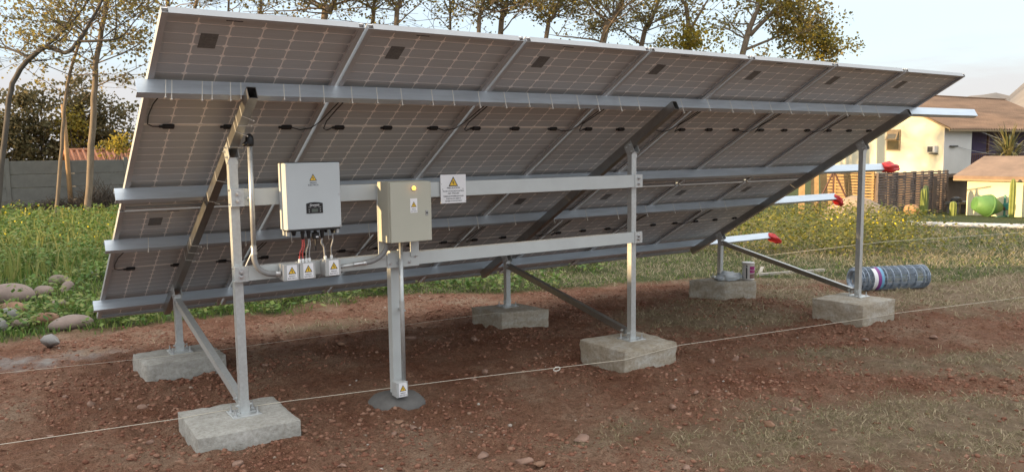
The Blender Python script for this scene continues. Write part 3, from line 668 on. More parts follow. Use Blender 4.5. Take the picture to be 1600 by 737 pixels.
# ------------------------------------------------------------------ red bags on purlin ends
def red_bag(c, d, ln, r, label, seed):
    d = Vector(d).normalized(); a = d.orthogonal().normalized(); b = d.cross(a); rs = random.Random(seed); V = []; F = []; n = 22; m = 14
    for i in range(m+1):
        t = i/m; pr = r*(math.sin(math.pi*min(1, .12+t*.88))**.55)*(1-.25*t)
        for k in range(n):
            an = 2*math.pi*k/n; w_ = 1+.22*math.sin(an*5+t*4+seed)*(.4+t)+.14*math.sin(an*9-t*7)+rs.uniform(-.08, .08)
            V.append(Vector(c)+d*(ln*t)+(a*math.cos(an)*1.0+b*math.sin(an)*.9)*pr*w_)
    for i in range(m):
        for k in range(n): F.append((i*n+k, i*n+(k+1) % n, (i+1)*n+(k+1) % n, (i+1)*n+k))
    F.append(tuple(range(n))[::-1]); F.append(tuple(m*n+k for k in range(n)))
    tag(MB().add(V, F).build('red_bag', M_RED, smooth=True, loc=c), label, 'bag', 'red bags tied over purlin ends')
red_bag(A(8.20, PURV[1]+.02, .04), (1, -.1, -.05), .32, .072, 'red plastic bag tied over the protruding purlin end in front of the house', 3)
red_bag(A(8.22, PURV[2]+.02, .03), (1, -.05, -.62), .24, .058, 'small shredded red bag on the purlin end above the weeds', 5)
red_bag(A(8.21, PURV[3]+.02, .035), (1, -.1, -.42), .30, .060, 'red plastic bag on the lowest purlin end, nearest the ground', 8)

# ------------------------------------------------------------------ guide strings
def string(pts, r, label, sag=0):
    mb = MB().tube(pts, r, 6); tag(mb.build('guide_string', M_STRING, smooth=True, loc=pts[0]), label, 'string', 'builder strings')
string([(-3.2, .95, .46), (-.757, .96, .42), (.145, .935, .389), (.30, .925, .394), (.748, .88, .392), (2.0, .70, .372), (3.275, .50, .345), (3.87, .500, .372), (5.2, .485, .318), (6.365, .478, .272), (6.965, .478, .256), (9.8, .30, .16)], .0021, 'pale string stretched along the front blocks across the soil')
MB_k = MB().tube([(2.70+.03*math.cos(a), .60, .345+.014*math.sin(a)) for a in np.linspace(0, 2*math.pi, 14)], .004, 6)
tag(MB_k.build('string_knot', M_TIE, loc=(2.7, .6, .345)), 'white knot tied in the front string before the middle block', 'knot')
string([(-3, 2.62, .46), (-.715, 2.62, .425), (.165, 2.56, .40), (.77, 2.50, .397), (3.31, 2.45, .385), (3.9, 2.35, .32)], .0013, 'pale string stretched along the back row of blocks')
string([(8.0, 3.2, .46), (11.5, 3.4, .40), (15.5, 2.8, .35)], .0028, 'yellowish string crossing the dry grass behind the wire roll')
# ------------------------------------------------------------------ MORE
# ------------------------------------------------------------------ stones
M_STONE = mat('river_stone', (0.22, 0.165, 0.14), 0.75, 0, 0.25, 5, 0.25, 50)
M_STONE2 = mat('grey_stone', (0.22, 0.21, 0.20), 0.8, 0, 0.2, 6, 0.3, 50)
M_STONE3 = mat('ochre_stone', (0.24, 0.135, 0.085), 0.8, 0, 0.3, 5, 0.3, 50)
M_PEB = mat('soil_stone', (0.25, 0.155, 0.115), 0.85, 0, 0.3, 9, 0.3, 60)
def ico(sub=2):
    bm = bmesh.new(); bmesh.ops.create_icosphere(bm, subdivisions=sub, radius=1); V = np.array([v.co[:] for v in bm.verts]); F = [tuple(v.index for v in f.verts) for f in bm.faces]; bm.free(); return V, np.array(F)
I1V, I1F = ico(1); I2V, I2F = ico(2); I3V, I3F = ico(3)
def stone(x, y, sx, sy, sz, rz, m, label, group, seed, angular=False, name='stone', sink=.3):
    V = (I2V if angular else I3V).copy(); rs = np.random.default_rng(seed)
    if angular:
        for _ in range(14):
            d = rs.normal(size=3); d /= np.linalg.norm(d); t = V@d; lim = rs.uniform(.35, .68); V = V-np.outer(np.maximum(t-lim, 0), d)
    else:
        for _ in range(5):
            d = rs.normal(size=3); d /= np.linalg.norm(d); V = V*(1+.10*np.sin(V@d*2.2+rs.uniform(0, 6)))[:, None]
    V = V*np.array([sx, sy, sz]); c, s = math.cos(rz), math.sin(rz)
    V = np.stack([V[:, 0]*c-V[:, 1]*s, V[:, 0]*s+V[:, 1]*c, V[:, 2]], 1)
    z = gh1(x, y)+sz*(1-2*sink)
    me = np_mesh(name, V, I2F if angular else I3F); o = link(name, me, m, smooth=not angular, loc=(x, y, z)); return tag(o, label, 'stone', group)
GS = 'river stones piled in the grass at the left'
for k, (x, y, a, b, c, r, m, lb) in enumerate([
    (-.52, 7.5, .34, .26, .17, .2, M_STONE, 'large rounded brown river stone at the left edge, highest of the pile'),
    (-.10, 5.15, .27, .15, .10, .3, M_STONE, 'long smooth mauve stone at the right end of the pile'),
    (-.28, 5.65, .20, .14, .09, -.1, M_STONE3, 'ochre oval stone behind the long mauve one'),
    (-.60, 6.05, .17, .14, .11, .5, M_STONE2, 'grey round stone among the pile near the left edge'),
    (-.55, 6.7, .20, .14, .11, -.3, M_STONE3, 'rust brown stone below the largest one'),
    (-.72, 5.35, .16, .12, .11, .2, M_STONE2, 'grey stone cut by the left picture edge'),
    (-.50, 5.55, .12, .10, .07, .9, M_STONE, 'small brown stone between grey stones and the ochre oval'),
    (-.15, 8.0, .16, .13, .10, .4, M_STONE, 'pale brown stone standing in the weeds behind the pile'),
    (.10, 8.7, .20, .12, .12, .1, M_STONE, 'rear stone of a pair half hidden by green weeds'),
    (.12, 8.0, .13, .09, .10, 1.0, M_STONE, 'front stone of a pair half hidden by green weeds'),
    (.62, 9.4, .12, .09, .08, .3, M_STONE2, 'small pale stone near the array in the weeds'),
    (-.05, 6.9, .12, .09, .06, .3, M_STONE, 'small flat stone in the grass right of the pile')]):
    stone(x, y, a*.74, b*.76, c*.9, r, m, lb, GS, 100+k, sink=.22)
stone(-.30, 4.16, .135, .10, .085, .5, M_STONE2, 'angular grey rock on the soil edge below the stone pile', None, 130, True, sink=.25)
sp_ = [(1.33, .40, .04), (1.36, .28, .045), (1.20, .22, .03), (2.03, -.53, .075), (1.61, -.70, .055), (1.545, -.64, .05), (1.43, -.42, .05), (2.19, -1.19, .045), (3.11, -.99, .045), (3.48, -.90, .035), (3.20, -.30, .03), (2.52, .02, .025),
       (2.15, 2.10, .06), (2.5, 2.6, .05), (.05, 1.75, .04), (-.35, 2.3, .035), (-.42, 2.75, .04), (-.22, 1.95, .045), (-.05, 2.0, .03), (-.5, 1.4, .03), (.05, .45, .04), (.30, .25, .045), (-.02, .9, .03), (4.25, .25, .05), (1.9, 2.8, .05), (2.9, 2.1, .05), (1.05, 2.3, .04), (4.05, .33, .05), (2.7, -.25, .03), (2.86, -.42, .035), (5.9, .15, .05), (6.4, -.2, .04),
       (.95, .1, .03), (.75, -.1, .03), (2.35, 1.05, .05), (2.2, .95, .035)]
STL = ['larger tan stone just in front of the mortar mound', 'brown stone in front of the mortar mound, second from it', 'small stone left of those before the mortar mound', '', 'right half of a split stone pair at the bottom edge', 'left half of a split stone pair at the bottom edge', 'tan stone left of the split pair at the bottom edge', 'stone at the very bottom edge under the middle block',
       'stone on the soil in front and right of the middle block, nearer one', 'stone on the soil in front and right of the middle block, farther one', 'small stone below the middle block front corner', 'small stone midway between mound and middle block front',
       'tan stone behind the front string, between post and middle block', 'stone in the soil behind the cabinet post, toward the middle short post']+['small tan stone lying loose on the red soil']*40
for k, (x, y, s) in enumerate(sp_):
    long = (k == 3)
    stone(x, y, s*(1.3 if not long else 1.5), s*.85, s*(.62 if not long else .4), random.uniform(0, 3), M_PEB if k % 4 else M_STONE3, 'long flat tan stone alone on the foreground soil' if long else STL[k], 'loose stones on the soil', 200+k, True, sink=.28)
# clods and pebbles: too many to count
def scatter_rocks(n, lo, hi, name, m, dens, seed, xr=(-2.0, 8.5), yr=(-2.8, 5.2)):
    rs = np.random.default_rng(seed); x = rs.uniform(*xr, n*5); y = rs.uniform(*yr, n*5); k = rs.random(n*5) < dens(x, y); x = x[k][:n]; y = y[k][:n]; n = len(x)
    s = lo*(hi/lo)**(rs.random(n)**2.6); V = np.repeat(I1V[None], n, 0)*(1+rs.uniform(-.38, .38, (n, len(I1V), 1)))
    V = V*(s[:, None]*np.stack([rs.uniform(.7, 1.4, n), rs.uniform(.7, 1.4, n), rs.uniform(.45, .9, n)], 1))[:, None, :]
    a = rs.uniform(0, 6.28, n); c, q = np.cos(a)[:, None], np.sin(a)[:, None]
    X = V[..., 0]*c-V[..., 1]*q+x[:, None]; Y = V[..., 0]*q+V[..., 1]*c+y[:, None]; Z = V[..., 2]+(gh(x, y)+s*.15)[:, None]
    F = (I1F[None]+(np.arange(n)*len(I1V))[:, None, None]).reshape(-1, 3)
    o = link(name, np_mesh(name, np.stack([X, Y, Z], -1).reshape(-1, 3), F), m); return tag(o, kind='stuff')
M_CLOD = leaf_mat('soil_clods', [(.14, .060, .038), (.20, .092, .060), (.26, .135, .090), (.19, .084, .054), (.31, .185, .128)], .95, 0)
M_PALE = leaf_mat('pale_pebbles', [(.20, .14, .10), (.34, .27, .22), (.25, .16, .11), (.42, .38, .34)], .85, 0)
dug = lambda x, y: sum(np.exp(-((x-a)**2+(y-b)**2)/.45) for a, b, c in BLK)
sdens = lambda x, y: np.clip((1-green_amt(x, y))*(1-.75*dry_amt(x, y))*(np.clip(fbm(x, y, 1.5, 3, 33)*2.6-.85, .06, 1)+.6*dug(x, y)), 0, 1)
tag(scatter_rocks(52000, .0030, .019, 'soil_clods', M_CLOD, sdens, 5), 'crumbly red soil clods over the bare ground', 'clods')
tag(scatter_rocks(900, .005, .015, 'pebbles', M_PALE, lambda x, y: sdens(x, y)*np.clip(.25+1.2*np.exp(-((x-1.35)**2+(y-.35)**2)/.18)+.5*np.exp(-((x-2)**2+(y+.6)**2)/.6), 0, 1), 6), 'scattered pale pebbles on the red soil', 'pebbles')

# ------------------------------------------------------------------ grass and weeds (stuff)
def blades(x, y, z, hgt, wid, lean, seed, seg=2):
    rs = np.random.default_rng(seed); n = len(x); a = rs.uniform(0, 6.283, n); la = rs.uniform(0, 6.283, n)
    dx, dy = np.cos(a)*wid/2, np.sin(a)*wid/2; lx, ly = np.cos(la)*lean*hgt, np.sin(la)*lean*hgt
    base = np.stack([x, y, z-.01], 1); d = np.stack([dx, dy, 0*dx], 1)
    if seg == 1:
        tip = base+np.stack([lx, ly, hgt], 1); V = np.stack([base-d, base+d, tip], 1).reshape(-1, 3); F = np.arange(n*3).reshape(-1, 3)
        return V, F
    mid = base+np.stack([lx*.35, ly*.35, hgt*.62], 1); tip = base+np.stack([lx, ly, hgt*np.clip(1-lean*.35, .25, 1)], 1)
    V = np.stack([base-d, base+d, mid-d*.8, mid+d*.8, tip], 1).reshape(-1, 3); b = (np.arange(n)*5)[:, None]
    F = np.concatenate([b+np.array([[0, 1, 3]]), b+np.array([[0, 3, 2]]), b+np.array([[2, 3, 4]])], 0); return V, F
def polar(n, r0, r1, a0, a1, seed, p=1.6):
    rs = np.random.default_rng(seed); r = r0*(r1/r0)**(rs.random(n)**(1/p*1.2)); a = np.radians(rs.uniform(a0, a1, n)); return -.75+r*np.sin(a), -4+r*np.cos(a), r
M_GREEN = leaf_mat('green_weeds', [(.06, .12, .024), (.095, .175, .036), (.135, .215, .045), (.18, .24, .055), (.26, .26, .09), (.11, .19, .04)], .6, .3)
M_DRYG = leaf_mat('dry_grass', [(.13, .13, .06), (.36, .295, .175), (.54, .45, .31), (.25, .20, .115), (.15, .155, .07), (.46, .37, .245)], .8, .25)
M_STRAW = leaf_mat('straw', [(.30, .24, .14), (.22, .16, .09), (.40, .33, .22)], .8, .1)
M_WISP = leaf_mat('wispy_grass', [(.13, .18, .04), (.20, .23, .06), (.28, .27, .09), (.17, .20, .05)], .6, .4)
M_FLOW = leaf_mat('yellow_flowers', [(.72, .55, .02), (.80, .66, .05), (.62, .52, .04)], .6, .3)
M_OLIVE = leaf_mat('yellow_green_weeds', [(.12, .14, .025), (.19, .18, .035), (.26, .22, .04), (.07, .10, .02), (.22, .18, .07)], .6, .3)
def keep(x, y, r, prob, seed): k = np.random.default_rng(seed).random(len(x)) < prob; return x[k], y[k], r[k]
def stuff(name, V, F, m, label, cat): return tag(link(name, np_mesh(name, V, F), m), label, cat, kind='stuff')
# green field behind and left of the array
x, y, r = polar(150000, 7.8, 42, -7, 70, 51, 1.25)
rightdry = np.clip((np.degrees(np.arctan2(x+.75, y+4))-16)/34, 0, 1)
x, y, r = keep(x, y, r, green_amt(x, y)*(1-.72*rightdry)*(.35+.9*fbm(x, y, .9, 3, 61))*(x < 26), 52)
rs = np.random.default_rng(53); n = len(x); lush = np.clip((y-5)/6, .25, 1)
azf = np.clip((np.degrees(np.arctan2(x+.75, y+4))-8)/16, 0, 1); hg = rs.uniform(.05, .17, n)*(.6+.9*lush)*(1-.5*azf)*(.7+.7*fbm(x, y, .7, 2, 3)); wd = .0035*np.maximum(r, 5)/5*rs.uniform(.8, 2.2, n)+.003
V, F = blades(x, y, gh(x, y), hg, wd, rs.uniform(.2, .9, n), 54); stuff('field_grass', V, F, M_GREEN, 'green grass and weeds of the field behind the array', 'grass')
x, y, r = polar(4200, 13, 34, -6, 15, 55, 1.3); x, y, r = keep(x, y, r, green_amt(x, y)*np.clip(fbm(x, y, .5, 3, 66)*3-1.0, .05, 1), 56)
rs = np.random.default_rng(57); n = len(x); V, F = blades(x, y, gh(x, y), rs.uniform(.22, .60, n), .0022*r*rs.uniform(.5, 1.1, n), rs.uniform(.05, .6, n), 58); stuff('tall_grass', V, F, M_WISP, 'tall wispy grass stems standing in the field', 'grass')
# broad leaved weeds in clumps
def leafy(x, y, r, hmax, lsz, per, seed, name, m, label, cat, hmin=.03):
    rs = np.random.default_rng(seed); n = len(x)*per; X = np.repeat(x, per)+rs.normal(0, 1, n)*np.repeat(hmax, per)*.42; Y = np.repeat(y, per)+rs.normal(0, 1, n)*np.repeat(hmax, per)*.42
    H = np.repeat(hmax, per)*rs.random(n)**.7+hmin; Z = gh(X, Y)+H; s = np.repeat(lsz, per)*rs.uniform(.6, 1.4, n)
    a = rs.uniform(0, 6.283, n); t = rs.uniform(-.5, .9, n); u = np.stack([np.cos(a)*np.cos(t), np.sin(a)*np.cos(t), np.sin(t)], 1)*s[:, None]; w_ = np.stack([-np.sin(a), np.cos(a), rs.uniform(-.4, .4, n)], 1)*(s*.36)[:, None]
    P = np.stack([X, Y, Z], 1); V = np.stack([P-u*.5, P+w_, P+u*.5, P-w_], 1).reshape(-1, 3); F = np.arange(n*4).reshape(-1, 4)
    return stuff(name, V, F, m, label, cat)
x, y, r = polar(7000, 8.4, 40, -6, 40, 61, 1.25); x, y, r = keep(x, y, r, green_amt(x, y)*np.clip(fbm(x, y, .8, 3, 71)*2.4-.75, 0, 1), 62)
rs = np.random.default_rng(63); leafy(x, y, r, rs.uniform(.12, .34, len(x))*np.clip(r/16, .5, 1.25), .035+.0028*r, 14, 64, 'broadleaf_weeds', M_GREEN, 'broad leaved green weeds growing through the field', 'weeds')
# dry grass
x, y, r = polar(330000, 2.6, 30, 8, 74, 71, 1.15)
x, y, r = keep(x, y, r, np.maximum(dry_amt(x, y)*(1-green_amt(x, y)), green_amt(x, y)*np.clip((np.degrees(np.arctan2(x+.75, y+4))-14)/30, .05, .8))*np.clip(fbm(x, y, 5.5, 3, 81)*3.6-1.15, .10, 1.0), 72)
rs = np.random.default_rng(73); n = len(x); hg = rs.uniform(.02, .075, n)*np.clip(r/8, .75, 2.2); wd = .0010+.00042*r*rs.uniform(.6, 1.6, n)
V, F = blades(x, y, gh(x, y), hg, wd, rs.uniform(.6, 3.2, n), 74); stuff('dry_grass', V, F, M_DRYG, 'short dry yellow and grey grass right of the array', 'grass')
# straw bits on the soil
x, y, r = polar(9000, 2.4, 11, -3, 74, 75, 1.0); x, y, r = keep(x, y, r, (1-green_amt(x, y))*(.15+.9*fbm(x, y, 1.7, 3, 91)), 76); rs = np.random.default_rng(77); n = len(x)
V, F = blades(x, y, gh(x, y)+.008, rs.uniform(.006, .02, n), rs.uniform(.0022, .004, n), rs.uniform(2, 6, n), 78); stuff('straw_litter', V, F, M_STRAW, 'broken straw strewn over the red soil', 'straw')
# mustard: tall yellow green stems and flowers
def mustard(n, r0, r1, a0, a1, seed, prob, hlo, hhi, nm, lb, lm=None):
    x, y, r = polar(n, r0, r1, a0, a1, seed, 1.4); x, y, r = keep(x, y, r, prob(x, y), seed+1); rs = np.random.default_rng(seed+2); n = len(x)
    hh = rs.uniform(hlo, hhi, n); leafy(x, y, r, hh, .03+.0022*r, 16, seed+3, nm+'_leaves', lm or M_OLIVE, lb+', leaves and stems', 'weeds')
    per = 1; X = np.repeat(x, per)+rs.normal(0, .10, n*per); Y = np.repeat(y, per)+rs.normal(0, .10, n*per); Z = gh(X, Y)+np.repeat(hh, per)*rs.uniform(.6, 1.1, n*per)+.04
    s = (.006+.0008*np.repeat(r, per))*rs.uniform(.5, 1.4, n*per)*(rs.random(n*per) < (.75 if r0 < 14 else .4)*np.clip(fbm(X, Y, .45, 2, 99)*3-1.1, .05, 1)); V = []
    P = np.stack([X, Y, Z], 1); m = n*per; a = rs.uniform(0, 6.28, m); e1 = np.stack([np.cos(a), np.sin(a), rs.uniform(-.5, .5, m)], 1)*s[:, None]; e2 = np.stack([-np.sin(a), np.cos(a), rs.uniform(-.5, .5, m)], 1)*s[:, None]; e3 = np.stack([0*a, 0*a, 1+0*a], 1)*s[:, None]*.8
    V = np.concatenate([np.stack([P-e1, P-e2, P+e1, P+e2], 1), np.stack([P-e1, P-e3, P+e1, P+e3], 1)], 0).reshape(-1, 3); F = np.arange(len(V)).reshape(-1, 4)
    stuff(nm+'_flowers', V, F, M_FLOW, lb+', yellow flower heads', 'flowers')
mustard(1300, 13, 33, -5, 12, 301, lambda x, y: np.clip(fbm(x, y, .6, 3, 7)*2.6-.75, 0, 1), .25, .55, 'field_mustard', 'mustard weeds flowering in the left field', M_GREEN)
mustard(1700, 15, 27.5, 47, 62.5, 311, lambda x, y: np.clip(fbm(x, y, .5, 3, 17)*2.6-.70, 0, 1)*np.clip((61.5-np.degrees(np.arctan2(x+.75, y+4)))/3, 0, 1), .35, .80, 'bank_mustard', 'tall yellow green weeds before the pallet fence')
mustard(70, 17, 22, 60, 70, 321, lambda x, y: np.clip(fbm(x, y, .7, 2, 27)*2-.4, 0, 1), .25, .55, 'lawn_mustard', 'few mustard plants on the right lawn')

# ------------------------------------------------------------------ trees
M_BARK = mat('bark', (0.19, 0.145, 0.105), 0.9, 0, 0.35, 3, 0.6, 12, stretch=(3, 3, .6))
M_BARKD = mat('dark_bark', (0.085, 0.072, 0.062), 0.9, 0, 0.3, 3, 0.6, 12, stretch=(3, 3, .6))
M_LEAF = leaf_mat('autumn_leaves', [(.13, .12, .055), (.20, .18, .07), (.29, .24, .07), (.16, .13, .07), (.38, .29, .07), (.22, .155, .08)], .55, .5)
M_LEAFY = leaf_mat('yellowing_leaves', [(.24, .22, .045), (.36, .29, .05), (.46, .34, .05), (.17, .16, .045), (.32, .22, .05)], .55, .5)
M_LEAFO = leaf_mat('olive_leaves', [(.085, .08, .042), (.13, .12, .06), (.19, .16, .08), (.26, .20, .095), (.14, .125, .07)], .6, .4)
def leaf_mesh(P, s, seed):
    rs = np.random.default_rng(seed); n = len(P); a = rs.uniform(0, 6.283, n); t = rs.uniform(-1.2, .6, n)
    u = np.stack([np.cos(a)*np.cos(t), np.sin(a)*np.cos(t), np.sin(t)], 1); q = rs.normal(size=(n, 3)); w_ = np.cross(u, q); w_ /= np.linalg.norm(w_, axis=1)[:, None]; s = s*rs.uniform(.6, 1.35, n)
    u = u*s[:, None]; w_ = w_*(s*.42)[:, None]; V = np.stack([P-u*.5, P+w_-u*.05, P+u*.5, P-w_-u*.05], 1).reshape(-1, 3); return np_mesh('crown', V, np.arange(n*4).reshape(-1, 4))
def tree(limbs, label, group, seed, leaf=(900, .15), lm=None, bark=None, clumps=(), top=3.2, nb=11, bare=.25, zmin=3.6):
    rs = random.Random(seed); base = Vector(limbs[0][1][0]); base.z = gh1(base.x, base.y)-.1
    root = empty('tree', base, label, 'tree', group); mb = MB(); ends = []
    def branch(p, d, ln, r, lvl):
        pts = [p]; k = 5 if lvl < 2 else 3; dd = d.copy()
        for i in range(k):
            dd = (dd+Vector((rs.uniform(-.28, .28), rs.uniform(-.28, .28), rs.uniform(-.16, .16)))).normalized(); pts.append(pts[-1]+dd*ln/k)
        mb.tube(pts, [max(.006, r*(1-.8*i/k)) for i in range(k+1)], 6 if r > .04 else 4, cap=False)
        if lvl < 3:
            for i in range(2 if lvl == 2 else 4):
                t = rs.uniform(.3, 1); q = pts[min(k, int(t*k)+0)]; nd = (dd*.5+Vector((rs.gauss(0, .7), rs.gauss(0, .7), rs.uniform(-.3, .7)))).normalized(); branch(q, nd, ln*rs.uniform(.4, .65), r*.45, lvl+1)
        else: ends.extend(pts[1:])
        if lvl >= 2: ends.append(pts[-1])
    for li, (r, pl) in enumerate(limbs):
        P = [Vector(p) for p in pl]
        if li == 0: P[0] = base.copy(); 
        if li == 0: P.append(P[-1]+(P[-1]-P[-2]).normalized()*top*.5+Vector((rs.uniform(-.3, .3), rs.uniform(-.3, .3), top*.5)))
        path = smooth_path(P, 5); n = len(path)
        path = [p+Vector((rs.uniform(-1, 1), rs.uniform(-1, 1), 0))*r*.18 for p in path]
        mb.tube(path, [r*(1.25 if i == 0 else 1)*(1-.72*(i/n)**1.3) for i in range(n)], 9)
        for b in range(nb if li == 0 else 5):
            t = rs.uniform(.27, .85) if li == 0 else rs.uniform(.2, 1); p = path[min(n-1, int(t*n))]
            if p.z < zmin: continue
            az = rs.uniform(0, 6.28); d = Vector((math.cos(az), math.sin(az), rs.uniform(-.05, 1.1))).normalized(); branch(p, d, rs.uniform(1.5, 3.9), max(.022, r*.26), 1)
    mb.build('trunk', bark or M_BARK, root, smooth=True)
    E_ = [e for e in ends if rs.random() > bare]; nr = np.random.default_rng(seed)
    P = []
    if E_:
        E_ = np.array([tuple(e) for e in E_]); nc = max(4, int(leaf[0]/6)); c = E_[nr.integers(0, len(E_), nc)]; P = [np.repeat(c, 6, 0)+nr.normal(0, .15, (nc*6, 3))]
    if P:
        me = leaf_mesh(np.concatenate(P)-np.array(base), leaf[1], seed+1); link('crown', me, lm or M_LEAF, root)
    for j, (c, rad, cnt, m) in enumerate(clumps):
        nsub = max(6, cnt//30); s_ = nr.normal(size=(nsub, 3))*np.array(rad)*.55+np.array(c); Q = np.repeat(s_, cnt//nsub, 0)+nr.normal(0, .20, (nsub*(cnt//nsub), 3))
        link('crown', leaf_mesh(Q-np.array(base), leaf[1], seed+7+j), m, root)
        for q in s_[::2]:
            pass
    return root
GT = 'tall trees along the far side of the field'
tree([(.082, [(-.44, 24.58, .36), (.04, 24.6, 3.04), (.37, 24.55, 4.38), (1.15, 24.14, 5.23), (1.66, 23.78, 5.07), (2.0, 23.6, 5.41), (2.24, 23.49, 5.79), (2.7, 23.29, 6.64), (2.99, 23.19, 7.41)]),
      (.045, [(1.15, 24.14, 5.23), (1.67, 23.86, 5.74), (2.29, 23.55, 6.55), (2.58, 23.44, 7.22)]), (.045, [(.73, 24.38, 4.91), (.43, 24.61, 5.14), (.03, 24.89, 5.26), (-.3, 25.09, 5.15)]), (.045, [(2.0, 23.6, 5.41), (2.45, 23.3, 5.42), (3.02, 22.93, 5.49), (3.36, 22.74, 5.83)])],
     'leaning dark tree with crooked forked limbs at the left edge', GT, 1, (2600, .10), bark=M_BARKD, nb=12)
TREES = [
 (.085, [(1.38, 28.2, .33), (1.67, 28.2, 1.85), (1.97, 28.28, 4.09), (2.44, 28.18, 5.76), (3.05, 27.93, 6.98), (3.41, 27.83, 8.1)], 'slim tree between the leaning dark tree and the thick straight trunk', 900),
 (.15, [(2.3, 27.56, .16), (2.68, 27.67, 2.96), (2.93, 27.78, 5.19), (3.33, 27.74, 6.98), (3.54, 27.74, 8.1)], 'thick straight brown trunk left of the array, before the wall', 1300),
 (.13, [(5.17, 31.66, -.11), (6.2, 31.98, 7.85), (6.12, 32.17, 8.9)], 'dark trunk showing just right of the array corner', 700),
 (.10, [(5.83, 31.22, -.12), (7.17, 31.37, 8.04), (7.74, 31.02, 8.35), (8.23, 30.78, 9.0)], 'thin trunk bending right above the first panel', 350),
 (.07, [(7.85, 31.07, -.21), (8.58, 31.64, 8.05), (8.69, 31.73, 9.35)], 'thinnest upright trunk above the first panel', 350),
 (.09, [(8.98, 30.31, -.23), (9.71, 30.87, 7.92), (9.9, 30.88, 9.06)], 'slender greenish trunk above the middle of the first panel', 450),
 (.20, [(10.46, 28.13, -.19), (11.54, 28.37, 7.37), (11.78, 28.26, 7.76), (12.1, 28.14, 8.55)], 'stout tan trunk leaning right above the end of the first panel', 900),
 (.13, [(12.85, 27.74, -.29), (13.68, 28.16, 7.43), (13.69, 28.22, 7.92), (13.94, 28.18, 9.0)], 'trunk above the first joint between panels', 600),
 (.15, [(13.33, 26.21, -.24), (14.06, 26.67, 7.2), (14.23, 26.66, 7.99), (14.22, 26.77, 8.78)], 'forked tan trunk above the left of the second panel', 600),
 (.08, [(15.8, 25.76, -.33), (16.39, 26.32, 7.11), (16.51, 26.47, 8.96)], 'straight thin trunk above the middle of the second panel', 500),
 (.13, [(16.2, 24.3, -.28), (16.87, 24.76, 6.84), (17.04, 24.75, 7.68), (17.2, 24.78, 8.74)], 'left trunk of a close pair above the second panel', 650),
 (.17, [(17.28, 24.78, -.36), (18.17, 25.11, 6.95), (18.42, 25.06, 7.84), (18.54, 25.12, 8.93)], 'right thicker trunk of a close pair above the second panel', 800),
 (.14, [(18.53, 23.94, -.37), (19.77, 24.02, 6.73), (20.03, 23.95, 7.55), (20.47, 23.79, 8.63)], 'trunk leaning right above the left of the third panel', 800),
 (.21, [(20.35, 22.73, -.4), (21.78, 22.65, 6.54), (22.14, 22.52, 7.38), (22.68, 22.32, 8.59)], 'thickest leaning trunk above the middle of the third panel', 1200),
 (.17, [(23.7, 24.1, -.57), (25.27, 23.99, 6.81), (25.61, 23.88, 7.69), (26.09, 23.72, 9.01)], 'leaning trunk above the third joint between panels', 1100)]
for k, (r, pl, lb, nl) in enumerate(TREES): tree([(r*.78, pl)], lb, GT, 20+k, (int(nl*3.2), .115), nb=24)
tree([(.12, [(26.67, 22.12, -.62), (27.13, 22.84, 7.52), (26.97, 23.12, 8.85), (26.87, 23.26, 9.45)]), (.08, [(27.1, 22.8, 7.3), (27.5, 22.5, 8.2), (27.9, 22.3, 8.9)])], 'forked tree with a yellow green clump of leaves above the fourth panel', GT, 50, (900, .14),
     clumps=[((26.9, 22.4, 6.9), (1.5, 1.2, .75), 1500, M_LEAFY)], nb=9)
tree([(.16, [(27.41, 21.62, -.63), (29.12, 21.36, 6.3), (29.68, 21.2, 7.92), (30.05, 21.08, 8.95)]), (.10, [(29.48, 21.23, 7.19), (30.5, 20.7, 8.27), (31.01, 20.39, 8.55), (31.77, 19.91, 8.78)]), (.07, [(29.2, 21.3, 6.5), (30.3, 20.6, 7.0), (31.5, 20.0, 7.6)])],
     'broad leafy tree with yellowing crown, rightmost of the row', GT, 51, (1500, .14), clumps=[((31.3, 20.0, 7.7), (1.5, 1.3, 1.3), 2600, M_LEAF), ((31.9, 19.6, 7.0), (1.2, 1.0, .9), 1500, M_LEAFY), ((30.8, 20.4, 8.6), (1.4, 1.2, .7), 1400, M_LEAFY), ((32.5, 19.2, 6.6), (.8, .8, .8), 900, M_LEAF)], nb=9)
# bare pole among the trunks, orange sunlight put into its colour
tag(MB().tube([(2.05, 30.2, -.2), (2.02, 30.2, 3.9)], [.085, .075], 9).build('timber_pole', mat('sunlit_pole', (.36, .22, .11), .8, 0, .2, 5), smooth=True, loc=(2.05, 30.2, -.2)), 'bare sunlit timber pole standing at the concrete wall', 'pole')
def shrub(c, rad, cnt, s, m, label, seed, name='shrub', group='shrubs behind the concrete wall', stems=5):
    nr = np.random.default_rng(seed); base = Vector((c[0], c[1], gh1(c[0], c[1]))); root = empty(name, base, label, 'shrub', group)
    mb = MB(); rs = random.Random(seed)
    sub = nr.normal(size=(max(10, cnt//45), 3)); sub /= np.linalg.norm(sub, axis=1)[:, None]; sub *= (nr.random(len(sub))**.45)[:, None]; sub = sub*np.array(rad)+np.array(c); sub[:, 2] = np.maximum(sub[:, 2], base.z+.2)
    for k in range(min(len(sub), stems*5)):
        e = Vector(sub[k]); mb.tube(smooth_path([base+Vector((rs.uniform(-.2, .2), rs.uniform(-.2, .2), -.05)), base.lerp(e, .5)+Vector((rs.uniform(-.2, .2), rs.uniform(-.2, .2), .2)), e], 3), [.035*(1-.8*i/6) for i in range(7)], 5)
    mb.build('trunk', M_BARKD, root)
    per = cnt//len(sub); Q = np.repeat(sub, per, 0)+nr.normal(0, .22, (len(sub)*per, 3))*np.array([1, 1, .8]); link('crown', leaf_mesh(Q-np.array(base), s, seed), m, root); return root
shrub((.1, 36.9, 2.7), (1.4, .9, 2.3), 5500, .15, M_LEAFO, 'dark olive bush at the left end behind the wall', 401)
